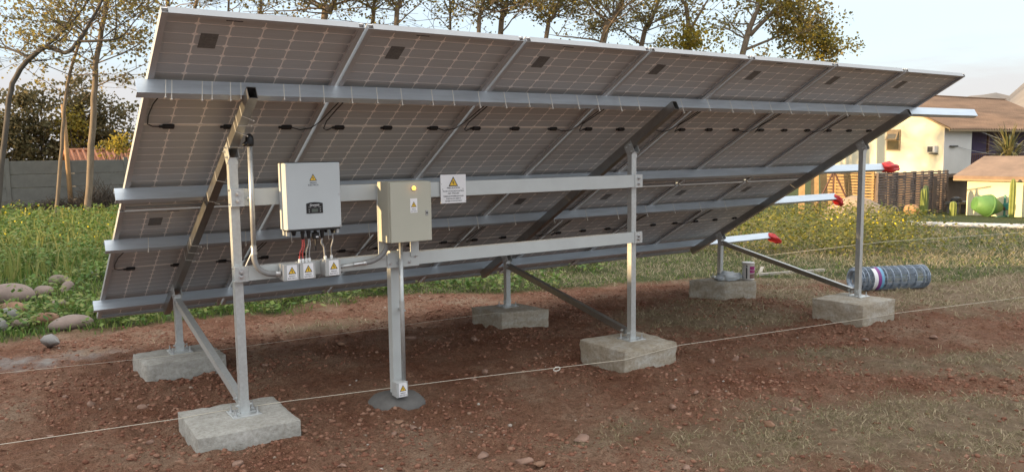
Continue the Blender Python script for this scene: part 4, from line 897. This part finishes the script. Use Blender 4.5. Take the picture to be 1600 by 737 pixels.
shrub((1.5, 37.2, 2.7), (1.3, .9, 2.6), 5200, .15, M_LEAFO, 'tall dark bush rising behind the slim tree', 402)
shrub((3.2, 37.9, 3.0), (1.3, .9, 2.9), 5200, .15, M_LEAFO, 'tallest olive bush behind the tiled roof', 403)
shrub((2.75, 36.9, 3.3), (.7, .5, 1.1), 1200, .13, M_LEAFY, 'yellow orange bush lit by the sun between the trunks', 404)
shrub((4.8, 37.9, 2.5), (1.3, .8, 2.3), 4500, .15, M_LEAFO, 'dark bush behind the roof, beside the array', 405)
shrub((6.8, 37.9, 2.2), (1.3, .8, 1.8), 2000, .16, M_LEAFO, 'dark bush mostly hidden behind the array', 406)
shrub((3.9, 31.9, 2.35), (.8, .3, .45), 420, .12, M_LEAFY, 'sparse twig of yellow leaves hanging over the wall', 407)
# dry brush at the foot of the wall
def brush(c, rad, n, label, seed):
    rs = random.Random(seed); b = Vector((c[0], c[1], gh1(c[0], c[1]))); mb = MB()
    for k in range(n):
        a = rs.uniform(0, 6.28); q = rs.random()**.6; e = b+Vector((math.cos(a)*rad[0]*q, math.sin(a)*rad[1]*q, rad[2]*rs.uniform(.3, 1)*(1.05-.6*q))); s_ = b+Vector((rs.uniform(-1, 1)*rad[0]*.7, rs.uniform(-1, 1)*rad[1]*.7, -.03))
        mb.tube([s_, s_.lerp(e, .5)+Vector((rs.uniform(-.15, .15), rs.uniform(-.15, .15), .12)), e], [.014, .011, .006], 4, cap=False)
    tag(mb.build('brush_pile', mat('dry_twigs', (.085, .065, .05), .9, 0, .3, 6) if 'dry_twigs' not in MATS else MATS['dry_twigs'], loc=b), label, 'brush pile', 'dry brush along the wall')
brush((2.9, 29.6), (1.1, .5, 1.5), 420, 'dark heap of dry twigs against the wall by the thick trunk', 1)
brush((1.5, 29.9), (1.0, .4, .8), 260, 'low dry brush at the wall foot, left of the heap', 2)
brush((4.3, 29.7), (.8, .4, .9), 220, 'dry brush at the wall foot beside the array', 3)
brush((.2, 30), (.9, .4, .6), 160, 'low dry brush at the left end of the wall', 4)

# ------------------------------------------------------------------ precast wall and tiled outbuilding behind it
M_SLAB = mat('precast_slab', (.165, .16, .145), .9, 0, .22, 1.5, .4, 14)
wall = empty('concrete_wall', (5, 31, gh1(5, 31)), 'grey precast concrete slab wall at the back of the field', 'wall')
sl = MB().box(-1.02, 1.02, -.03, .03, 0, .492, bev=.012); sme = mesh_of(sl, 'slab'); sme.materials.append(M_SLAB)
pme = mesh_of(MB().box(-.075, .075, -.08, .08, 0, 2.25, bev=.012), 'wall_post'); pme.materials.append(M_SLAB)
for b in range(-2, 8):
    x0 = .12+b*2.0; wz = -.33
    o = bpy.data.objects.new('wall_post', pme); C.objects.link(o); o.parent = wall; o.location = Vector((x0, 31, wz))-wall.location
    for k in range(4):
        o = bpy.data.objects.new('slab', sme); C.objects.link(o); o.parent = wall; o.location = Vector((x0+1.0, 31+random.uniform(-.006, .006), wz+.16+k*.5))-wall.location; o.scale = (.93, 1, 1)
M_TILE = mat('clay_tile', (.36, .15, .08), .85, 0, .25, 4)
M_PLAST = mat('outbuilding_plaster', (.40, .36, .31), .9, 0, .12, 2)
ob_ = empty('outbuilding', (5.5, 34, -.4), 'low outbuilding with orange clay tiled roof behind the concrete wall', 'building')
MB().box(2.45, 9.5, 32.5, 35.6, -.5, 1.55).build('wall', M_PLAST, ob_)
rf = MB().prism([(32.2, 1.52), (34.3, 2.20), (34.3, 2.12), (32.2, 1.44)], 2.25, 9.7, lambda p, q, a: (a, p, q)).build('roof', M_TILE, ob_)
MB().prism([(34.3, 2.20), (36.2, 1.55), (36.2, 1.47), (34.3, 2.12)], 2.25, 9.7, lambda p, q, a: (a, p, q)).build('roof', M_TILE, ob_)
for k in range(34):
    x = 2.30+k*.22
    MB().tube([(x, 32.16, 1.53), (x, 34.3, 2.225)], .066, 8).build('tile_row', M_TILE, rf, smooth=True)
MB().tube([(2.2, 34.3, 2.23), (9.75, 34.3, 2.23)], .085, 10).build('ridge_tile', M_TILE, rf)

# ------------------------------------------------------------------ house on the right
M_HWALL = mat('house_plaster', (.72, .66, .50), .85, 0, .05, .8, .15, 20)
M_HWALL2 = mat('house_boarding', (.62, .60, .58), .8, 0, .06, 1)
M_ROOF = mat('rusty_roofing', (.30, .185, .115), .75, .1, .35, .7, 0, 60, stretch=(.5, 3, 3))
M_FRAME = mat('window_frame_tan', (.26, .19, .11), .6, 0, .15, 6)
M_GLASSD = mat('dark_glass', (.10, .085, .05), .12, 0, .2, 2, spec=.6)
M_CURT = mat('purple_curtain', (.085, .055, .13), .7, 0, .35, 3, stretch=(6, 1, 1))
M_RAILB = mat('brown_railing', (.11, .05, .035), .7, 0, .2, 8)
M_SHADE = mat('ground_floor_shade', (.16, .11, .08), .85, 0, .2, 3)  # shade under the overhanging floor put into this dark colour
hs = empty('house', (43, 18.5, -1.3), 'two storey cream house with brown corrugated roof at the right', 'house')
X0, Y0, X1, Y1, ZE, ZR, YR = 37.7, 16.4, 50.5, 23.4, 2.90, 4.62, 19.9
# west gable wall and the boarded south wall are separate faces
MB().prism([(Y0, .61), (Y1, .61), (Y1, ZE), (YR, ZR), (Y0, ZE)], X0, X0+.15, lambda p, q, a: (a, p, q)).build('gable_wall', M_HWALL, hs)
MB().box(X0+.002, 40.25, Y0-.02, Y0+.13, .61, ZE-.02).build('boarded_wall', M_HWALL2, hs)
MB().box(40.25, X1, Y0, Y0+.13, 2.66, ZE-.02).build('lintel', M_HWALL2, hs)
MB().box(X0+.16, X1, Y0+1.2, Y0+1.3, .61, ZE).build('inner_wall', M_HWALL2, hs)
MB().box(X1-.15, X1, Y0+.14, Y1, .61, ZE-.02).build('end_wall', M_HWALL2, hs)
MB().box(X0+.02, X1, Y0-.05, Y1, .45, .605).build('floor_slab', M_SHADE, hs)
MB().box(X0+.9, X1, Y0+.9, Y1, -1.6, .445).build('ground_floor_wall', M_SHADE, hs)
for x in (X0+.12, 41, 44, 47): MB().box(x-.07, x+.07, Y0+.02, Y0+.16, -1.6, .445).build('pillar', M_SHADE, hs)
# corrugated roof, two slopes
def corr(y0, z0, y1, z1, flip):
    V = []; n = int((X1-X0+.7)/.065); 
    for i in range(n+1):
        x = X0-.28+i*.065; w_ = .055*math.cos(i*math.pi/2) if i % 2 == 0 else 0
        for (yy, zz) in ((y0, z0), ((y0+y1)/2, (z0+z1)/2), (y1, z1)): V.append((x, yy, zz+w_))
    return MB().add(V, [(i*3+j, (i+1)*3+j, (i+1)*3+j+1, i*3+j+1) for i in range(n) for j in range(2)])
sl_ = (ZR-ZE)/(YR-Y0)
for (a, b) in ((Y0-.42, YR), (2*YR-Y0+.42, YR)):
    corr(a, ZE+.06-.42*sl_, b, ZR+.06, 0).build('roof', M_ROOF, hs)
MB().box(X0-.3, X1+.4, YR-.14, YR+.14, ZR+.06, ZR+.10).build('ridge_cap', M_ROOF, hs)
MB().box(X0-.25, X1+.3, Y0-.40, Y0-.36, ZE-.26, ZE-.16).build('fascia', M_FRAME, hs)
for s_ in (1, -1):
    e = MB().prism([(Y0-.4 if s_ > 0 else 2*YR-Y0+.4, ZE-.20), (YR, ZR-.02), (YR, ZR+.05), (Y0-.4 if s_ > 0 else 2*YR-Y0+.4, ZE-.12)], X0-.27, X0-.23, lambda p, q, a: (a, p, q)).build('barge_board', M_FRAME, hs)
# west window: fixed pane below, hopper tilted open above
wn = MB(); 
for (a, b, c, d) in ((18.56, 18.62, 1.75, 2.80), (19.22, 19.28, 1.75, 2.80), (18.62, 19.22, 1.75, 1.81), (18.62, 19.22, 2.74, 2.80), (18.62, 19.22, 2.24, 2.30)): wn.box(X0-.06, X0-.005, a, b, c, d)
wo = wn.build('window', M_FRAME, hs); MB().box(X0-.03, X0-.015, 18.62, 19.22, 1.81, 2.24).build('pane', M_GLASSD, wo)
MB().prism([(X0-.07, 2.74), (X0-.30, 2.30), (X0-.27, 2.28), (X0-.04, 2.72)], 18.63, 19.21, lambda p, q, a: (p, a, q)).build('open_sash', M_FRAME, wo)
MB().prism([(X0-.085, 2.68), (X0-.285, 2.34), (X0-.292, 2.345), (X0-.092, 2.685)], 18.70, 19.14, lambda p, q, a: (p, a, q)).build('sash_pane', M_GLASSD, wo)
ac = empty('air_conditioner', (X0-.1, 16.9, 1.6), 'white window air conditioner on the cream gable wall', 'air conditioner')
MB().box(X0-.28, X0-.01, 16.68, 17.06, 1.63, 1.97, bev=.02).build('body', M_HWALL2, ac); MB().box(X0-.300, X0-.282, 16.78, 17.02, 1.68, 1.93).build('grille', M_DARK, ac); MB().box(X0-.30, X0-.02, 16.66, 16.95, 1.56, 1.60).build('bracket', M_DARK, ac)
# balcony opening with curtain, door frame and railing
MB().box(40.3, X1-.2, Y0+1.10, Y0+1.19, .65, 2.66).build('curtain', M_CURT, hs)
for x in (40.28, 42.05, 44.2): MB().box(x-.05, x+.05, Y0+.02, Y0+.12, .61, 2.66).build('door_frame', M_RAILB, hs)
rlg = MB().box(40.3, X1-.2, Y0-.03, Y0+.02, 1.50, 1.56).build('railing', M_RAILB, hs)
bar = mesh_of(MB().box(-.022, .022, -.02, .02, 0, .87), 'baluster'); bar.materials.append(M_RAILB)
for k in range(44):
    o = bpy.data.objects.new('baluster', bar); C.objects.link(o); o.parent = rlg; o.location = Vector((40.4+k*.2, Y0-.005, .62))-hs.location
wl_ = empty('wall_lamp', (38.5, Y0-.1, 1.9), 'small dark wall lamp on the boarded south wall', 'lamp'); MB().box(38.15, 38.75, Y0-.16, Y0-.021, 1.90, 1.97, bev=.02).build('shade', M_DARK, wl_)
for k, (a, b) in enumerate((((38.3, Y0-.1, 1.95), (30, 12, 1.35)), ((38.7, Y0-.05, 1.95), (46, Y0-.6, 1.75)), ((40.6, Y0-.3, 2.6), (44, 12, 1.6)))):
    pts = [Vector(a).lerp(Vector(b), t)-Vector((0, 0, .35*4*t*(1-t))) for t in np.linspace(0, 1, 9)]; 
    if k == 0: continue
    tag(MB().tube(pts, .012, 5).build('overhead_wire', M_GREYW, loc=a), ('', 'sagging wire along the boarded wall of the house', 'wire slanting from the eave towards the shed')[k], 'wire')
ct_ = empty('counter', (38.4, 15.6, -1.3), 'open concrete counter under the overhanging floor of the house', 'counter')
cx, cy = 33.9, 14.0
ct_.location = (34.5, 14.0, -1.0)
MB().box(34.05, 35.3, 13.7, 14.3, -.56, -.46).build('top', M_SLAB, ct_); MB().box(34.15, 34.3, 13.75, 14.25, -1.1, -.561).build('support', M_SLAB, ct_); MB().box(35.05, 35.2, 13.75, 14.25, -1.1, -.561).build('support', M_SLAB, ct_)
bk = MB().lathe([(.22, 0), (.24, .05), (.20, .16), (.08, .22)], (34.4, 14.0, -.459), n=14); tag(bk.build('covered_pot', M_DARK, loc=(34.4, 14, -.459)), 'dark rounded pot standing on the counter', 'pot')

# shed with its low roof
M_SHED = mat('shed_plaster', (.70, .64, .44), .85, 0, .06, 1.2)
M_SROOF = mat('shed_roof', (.24, .165, .12), .9, 0, .25, 1.2, .3, 15)
sh = empty('shed', (35, 11, -1.1), 'low cream shed with flat brown roof behind the cement mixer', 'shed')
MB().box(33.3, 37.6, 7.0, 13.02, -1.5, .60).build('wall', M_SHED, sh)
MB().prism([(32.95, .60), (35.4, 1.38), (38.0, .60), (38.0, .70), (35.4, 1.50), (32.95, .72)], 6.6, 13.42, lambda p, q, a: (p, a, q)).build('roof', M_SROOF, sh)
MB().box(32.93, 33.02, 6.6, 13.42, .52, .598).build('fascia', M_FRAME, sh)

# pallets standing as a fence
M_PLT = mat('pallet_wood_sunny', (.34, .22, .10), .85, 0, .25, 5); M_PLD = mat('pallet_wood_shaded', (.14, .11, .10), .85, 0, .3, 5)  # same wood twice: sunlight and shade put into the two colours
def pallet(x, y, z, along, w_, ht, ns, m, label):
    t = empty('pallet', (x, y, z), label, 'pallet', 'pallets standing as a fence')
    for k in range(ns):
        z0 = z+ht*(k+.15)/ns; z1 = z0+ht/ns*.62; j = random.uniform(-.012, .012)
        (MB().box(x, x+w_, y+j, y+.022+j, z0, z1) if along == 'x' else MB().box(x+j, x+.022+j, y, y+w_, z0, z1)).build('slat', m, t)
    for f in (.04, .48, .92):
        (MB().box(x+w_*f, x+w_*f+.08, y+.036, y+.13, z, z+ht) if along == 'x' else MB().box(x+.036, x+.13, y+w_*f, y+w_*f+.08, z, z+ht)).build('batten', m, t)
gzf = -.86
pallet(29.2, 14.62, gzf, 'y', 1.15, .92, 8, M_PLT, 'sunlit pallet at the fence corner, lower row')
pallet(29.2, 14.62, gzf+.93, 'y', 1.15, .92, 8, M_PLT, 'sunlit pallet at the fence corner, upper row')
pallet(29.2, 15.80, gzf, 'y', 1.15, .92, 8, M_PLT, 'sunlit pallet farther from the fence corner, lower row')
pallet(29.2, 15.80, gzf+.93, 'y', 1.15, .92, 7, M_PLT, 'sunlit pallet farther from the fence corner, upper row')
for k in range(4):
    for q in range(2): pallet(29.23+k*1.34, 14.45, gzf-.08+q*.93, 'x', 1.30, .92, 9 if q else 10, M_PLD, 'shaded pallet, %s of the fence front, %s row' % (('first', 'second', 'third', 'last')[k], ('lower', 'upper')[q]))

# leaning planks and steel trestle left of the fence
for k, (x, y, lx, ww, lb) in enumerate(((26.6, 16.1, .35, .24, 'left broad sunlit plank leaning beside the pallets'), (27.2, 15.9, .28, .30, 'middle broad sunlit plank leaning beside the pallets'), (27.9, 15.9, .12, .26, 'upright sunlit plank closest to the pallets'))):
    z = gh1(x, y); d = Vector((lx, .25, 1.9)); a = Vector((.6, -.8, 0))*ww/2; b = Vector((.8, .6, 0))*.02; p = Vector((x, y, z-.05))
    tag(MB().add([p-a-b, p+a-b, p+a+b, p-a+b, p-a-b+d, p+a-b+d, p+a+b+d, p-a+b+d], [(0, 1, 2, 3), (4, 7, 6, 5), (0, 4, 5, 1), (1, 5, 6, 2), (2, 6, 7, 3), (3, 7, 4, 0)]).build('plank', M_PLT, loc=p), lb, 'plank', 'planks leaning by the fence')
tr = empty('trestle', (25.6, 14.2, gh1(25.6, 14.2)), 'dark steel trestle frame in front of the leaning planks', 'trestle'); zt_ = gh1(25.6, 14.2)
for (a, b) in (((25.2, 14.6, zt_), (25.75, 14.1, zt_+1.7)), ((26.4, 13.6, zt_), (25.75, 14.1, zt_+1.7)), ((25.75, 14.1, zt_), (25.75, 14.1, zt_+1.7))): MB().tube([a, b], .035, 6).build('leg', M_RAILB, tr)
MB().tube([(25.0, 14.7, zt_+1.7), (26.6, 13.4, zt_+1.7)], .035, 6).build('top_bar', M_RAILB, tr)

# sand heap, hoop, pot, pipe, timber
def heap(c, r, h_, m, label, nm):
    z = gh1(*c); mb = MB().lathe([(r, -.1), (r*.86, h_*.14), (r*.62, h_*.48), (r*.32, h_*.85), (r*.12, h_), (0, h_)], (c[0], c[1], z), n=26); mb.v = [(x+(float(vnoise(x*2, y*2))-.5)*.25*r, y+(float(vnoise(x*2+9, y*2))-.5)*.25*r, zz+(float(vnoise(x*4, y*4))-.5)*.12*h_) for x, y, zz in mb.v]
    tag(mb.build(nm, m, smooth=True, loc=(c[0], c[1], z)), label, 'heap')
heap((24.2, 12.2), 1.35, .85, mat('sand', (.34, .25, .17), .95, 0, .15, 3, .3, 20), 'pale sand heap before the sunlit pallets', 'sand_heap')
z = gh1(26.3, 12.0)
tag(MB().tube([(26.2+.16*math.cos(a), 11.95-.12*math.cos(a), z+.46*math.sin(a)) for a in np.linspace(0, math.pi, 15)], .018, 6).build('wire_hoop', mat('tan_hose', (.45, .33, .22), .6), loc=(26.2, 11.95, z)), 'tan hoop arching out of the weeds', 'hoop')
tag(MB().lathe([(.12, 0), (.26, .06), (.30, .2), (.24, .36), (.10, .42)], (29.5, 13.2, gh1(29.5, 13.2)), n=18).build('clay_pot', mat('clay_pot', (.42, .22, .10), .8), smooth=True, loc=(29.5, 13.2, -.85)), 'rounded orange clay pot in front of the shaded pallets', 'pot')
pp = [(22.6, 9.75), (24.0, 7.7), (25.4, 5.7), (27, 3.5)]
tag(MB().tube([(a, b, gh1(a, b)+.09) for a, b in pp], .075, 10).build('white_pipe', M_HWALL2, smooth=True, loc=(24, 7.7, -.4)), 'long white pipe lying across the lawn', 'pipe')
for k, (a, b, lb) in enumerate((((8.55, 3.55), (9.85, 3.35), 'lower whitish timber strip on the dry grass behind the brace'), ((8.7, 3.62), (9.35, 4.1), 'short whitish timber strip angled away on the dry grass'))):
    p, q = Vector((*a, gh1(*a)+.02)), Vector((*b, gh1(*b)+.02)); d = (q-p).normalized(); s_ = d.cross(Vector((0, 0, 1)))*.025; u_ = Vector((0, 0, .018))
    tag(MB().add([p-s_-u_, p+s_-u_, p+s_+u_, p-s_+u_, q-s_-u_, q+s_-u_, q+s_+u_, q-s_+u_], [(0, 1, 2, 3), (4, 7, 6, 5), (0, 4, 5, 1), (1, 5, 6, 2), (2, 6, 7, 3), (3, 7, 4, 0)]).build('timber_strip', mat('grey_timber%d' % k, (.40, .36, .31), .85, 0, .2, 8), loc=p), lb, 'timber')

# cacti
M_CACT = mat('cactus_green', (.16, .19, .04), .6, 0, .2, 6); M_CACT2 = mat('cactus_dark', (.05, .075, .03), .6, 0, .2, 6)
def cactus(x, y, ht, r, m, label):
    z = gh1(x, y)-.05; n = 24; V = []; F = []
    prof = [(0, .85), (.15, 1), (.6, 1.02), (.85, .95), (.95, .75), (1.0, .25)]
    for t, k in prof:
        for i in range(n): a = 2*math.pi*i/n; rr = r*k*(1+.16*(1 if i % 3 == 0 else -.5)); V.append((x+rr*math.cos(a), y+rr*math.sin(a), z+ht*t))
    for j in range(len(prof)-1):
        for i in range(n): F.append((j*n+i, j*n+(i+1) % n, (j+1)*n+(i+1) % n, (j+1)*n+i))
    F.append(tuple((len(prof)-1)*n+i for i in range(n)))
    tag(MB().add(V, F).build('cactus', m, loc=(x, y, z)), label, 'cactus', 'columnar cacti by the buildings')
cactus(30.25, 13.15, 1.12, .115, M_CACT, 'sunlit yellow green cactus column before the shaded pallets')
cactus(30.75, 13.35, 1.25, .105, M_CACT2, 'dark cactus column just right of the sunlit one')
cactus(31.35, 12.55, .62, .115, M_CACT, 'short stubby cactus between the pallets and the shed')
cactus(32.55, 10.92, 1.55, .10, M_CACT, 'tall thin yellow cactus against the shed wall')

# cement mixer
M_MIX = mat('mixer_green', (.10, .22, .06), .55, 0, .2, 3, spec=.5); M_TEAL = mat('mixer_teal', (.05, .22, .18), .5, 0, .2, 6)
mx = empty('cement_mixer', (32.45, 11.7, gh1(32.45, 11.7)), 'green drum cement mixer in front of the cream shed', 'cement mixer'); zc = -.42
MB().lathe([(.24, -.56), (.27, -.55), (.43, -.10), (.43, .06), (.40, .12), (.16, .50), (.0, .51)], (32.40, 11.72, zc), (.80, -.56, -.18), 26).build('drum', M_MIX, mx, smooth=True)
MB().lathe([(.436, -.02), (.45, -.01), (.45, .03), (.436, .04)], (32.40, 11.72, zc), (.80, -.56, -.18), 26).build('ring_gear', M_MIX, mx)
ar = Vector((32.40, 11.72, zc))+Vector((.80, -.56, -.18)).normalized()*.52
MB().lathe([(.07, 0), (.07, .16)], ar, (.80, -.56, -.18), 12).build('axle_housing', M_RAILB, mx)
for (dx, dy) in ((.0, .0), (.16, -.10)):
    MB().box(ar.x+.08+dx, ar.x+.14+dx, ar.y-.1+dy, ar.y-.04+dy, gh1(32.9, 11.2)-.02, zc+.42).build('leg', M_TEAL, mx)
MB().box(ar.x+.06, ar.x+.34, ar.y-.24, ar.y-.01, zc-.18, zc+.10, bev=.03).build('motor_housing', M_TEAL, mx)
MB().box(ar.x-.5, ar.x+.3, ar.y-.1, ar.y-.03, gh1(32.9, 11.2)-.02, gh1(32.9, 11.2)+.05).build('foot_bar', M_TEAL, mx)

# yucca behind the shed
M_YUC = leaf_mat('yucca_leaves', [(.10, .11, .045), (.16, .15, .06), (.24, .20, .09), (.08, .085, .04)], .6, .15)
yb = Vector((38.9, 14.05, gh1(38.9, 14.05))); yc = empty('yucca', yb, 'spiky yucca rosette rising behind the shed roof', 'yucca'); rs_ = random.Random(5)
MB().tube([yb, yb+Vector((.05, 0, 1.6)), yb+Vector((0, 0, 2.7))], [.18, .15, .12], 9).build('trunk', M_BARK, yc)
mb = MB(); top_ = yb+Vector((0, 0, 2.55))
for k in range(230):
    a = rs_.uniform(0, 6.28); e = rs_.uniform(-.35, 1.45); d = Vector((math.cos(a)*math.cos(e), math.sin(a)*math.cos(e), math.sin(e))); s_ = d.cross(Vector((0, 0, 1))).normalized()*.032; ln = rs_.uniform(1.0, 1.7)
    p0 = top_+Vector((0, 0, rs_.uniform(-.5, .3)))+d*.08; p1 = p0+d*ln*.55; p2 = p0+d*ln-Vector((0, 0, .12*ln)); mb.add([p0-s_, p0+s_, p1-s_, p1+s_, p2], [(0, 1, 3, 2), (2, 3, 4)])
mb.build('leaves', M_YUC, yc)

# ------------------------------------------------------------------ wire roll, paint can, plastic bag
M_WIRE = mat('galvanised_wire', (.36, .42, .50), .38, .6, .15, 20)
ax0, ax1 = Vector((8.33, 1.86, gh1(8.33, 1.86)+.155)), Vector((9.32, 1.55, gh1(9.32, 1.55)+.148)); dv = (ax1-ax0); ln_ = dv.length; dv.normalize(); ea = dv.orthogonal().normalized(); eb = dv.cross(ea)
wr = empty('wire_roll', (8.9, 1.68, gh1(8.9, 1.68)), 'roll of galvanised fence wire lying on the dry grass', 'wire roll')
posn = [0, .03, .10, .18, .27, .36, .46, .57, .68, .80, .92, .97, 1.0]
lay = MB()
for t in posn:
    c = ax0+dv*ln_*t
    pts = [c+(ea*math.cos(a)+eb*math.sin(a))*(.152-.0085*a/(2*math.pi))+dv*random.uniform(-.004, .004) for a in np.linspace(0, 6.283*(7 if t < .05 else 4), 26*(7 if t < .05 else 4))]; lay.tube(pts, (.0048 if 0 < t < 1 else .0055), 4, cap=False)
lay.build('coiled_line_wire', M_WIRE, wr)
stay = MB()
for k in range(190):
    a = random.uniform(0, 6.283); rr = .150-.012*(k % 6)+random.uniform(-.003, .003); stay.tube([ax0+(ea*math.cos(a)+eb*math.sin(a))*rr, ax0+dv*ln_*.5+(ea*math.cos(a+.02)+eb*math.sin(a+.02))*(rr+.002), ax1+(ea*math.cos(a)+eb*math.sin(a))*rr], .0020, 4, cap=False)
stay.build('stay_wire', M_WIRE, wr)
def band(t0, t1, a0, a1, m, r=.157):
    V = []; n = 12
    for rr in (r, r-.002):
        for t in (t0, t1):
            for k in range(n+1): a = a0+(a1-a0)*k/n; V.append(ax0+dv*ln_*t+(ea*math.cos(a)+eb*math.sin(a))*rr)
    F = []; q = n+1
    for k in range(n): F += [(k, k+1, q+k+1, q+k), (2*q+k, 3*q+k, 3*q+k+1, 2*q+k+1)]
    return MB().add(V, F).build('paper_band', m, wr)
def ang_of(v): v = Vector(v); return math.atan2(v.dot(eb), v.dot(ea))
ac_ = ang_of(Vector((-.30, -.95, .10)))
band(.17, .225, ac_-1.0, ac_+1.0, M_WHITE); band(.225, .275, ac_-1.2, ac_+1.1, mat('purple_paper', (.20, .04, .22), .5)); band(.275, .315, ac_-1.2, ac_+1.0, mat('blue_paper', (.16, .36, .55), .5))

zc6 = .372
can = empty('paint_can', (6.885, 2.33, zc6), 'white paint can with magenta label on the rear right block', 'paint can')
MB().lathe([(.072, .0), (.074, .003), (.074, .008), (.072, .011), (.072, .195), (.075, .199), (.075, .206), (.070, .209)], (6.885, 2.33, zc6+.004), n=28).build('can_body', mat('can_tin', (.62, .60, .58), .35, .4, .05, 20), can, smooth=False)
MB().lathe([(.062, .203), (.062, .206), (.03, .207), (0, .207)], (6.885, 2.33, zc6+.004), n=24).build('lid', M_GALV, can)
def can_patch(a0, a1, z0, z1, m, nm, r=.0735):
    V = []; n = 10
    for rr in (r, r-.001):
        for zz in (z0, z1):
            for k in range(n+1): a = a0+(a1-a0)*k/n; V.append((6.885+rr*math.cos(a), 2.33+rr*math.sin(a), zc6+.004+zz))
    q = n+1; F = []
    for k in range(n): F += [(k, k+1, q+k+1, q+k), (2*q+k, 3*q+k, 3*q+k+1, 2*q+k+1)]
    MB().add(V, F).build(nm, m, can)
M_MAG = mat('magenta_label', (.32, .02, .16), .45)
can_patch(R(-125), R(-52), .085, .165, M_MAG, 'label_patch'); can_patch(R(-125), R(-55), .02, .075, mat('brown_label', (.20, .12, .10), .5), 'label_patch'); can_patch(R(-160), R(-148), .02, .18, M_DARK, 'label_patch')
MB().tube([(6.885+.077*math.cos(a), 2.33+.077*math.sin(a), zc6+.19-.07*math.sin((a+math.pi)*1)) for a in np.linspace(-math.pi, 0, 14)], .0025, 6).build('wire_handle', M_BOLT, can)
def bag():
    V = I3V.copy(); nr = np.random.default_rng(9)
    for _ in range(26):
        d = nr.normal(size=3); d /= np.linalg.norm(d); V = V*(1+.10*np.abs(np.sin(V@d*nr.uniform(3, 8)+nr.uniform(0, 6))))[:, None]*.965
    V = V+nr.normal(0, .055, V.shape); V = V/np.abs(V).max(0); V = V*np.array([.19, .11, .085]); c, s = math.cos(-.32), math.sin(-.32)
    V = np.stack([V[:, 0]*c-V[:, 1]*s, V[:, 0]*s+V[:, 1]*c, np.maximum(V[:, 2], -.030)], 1)
    m, t, b = new_mat('clear_plastic'); b.inputs['Base Color'].default_value = (.62, .66, .70, 1); b.inputs['Roughness'].default_value = .22; b.inputs['Transmission Weight'].default_value = .45; b.inputs['IOR'].default_value = 1.3
    o = link('plastic_bag', np_mesh('plastic_bag', V, I3F), m, loc=(6.68, 2.45, zc6+.036)); tag(o, 'crumpled clear plastic bag beside the paint can', 'bag')
bag()

# ------------------------------------------------------------------ unseen building added to the west to cast shade over the near ground
fs = empty('shade_blocker', (-17, 6, gh1(-17, 6)), 'added unseen shade blocker, a long low building west of the array', 'shed')
MB().box(-19.5, -14.5, -16, 15.5, -.2, 2.75).build('wall', M_PLAST, fs)
MB().prism([(-20, 2.72), (-17, 3.30), (-14, 2.72), (-14, 2.79), (-17, 3.38), (-20, 2.79)], -16.4, 15.9, lambda p, q, a: (p, a, q)).build('roof', M_ROOF, fs)
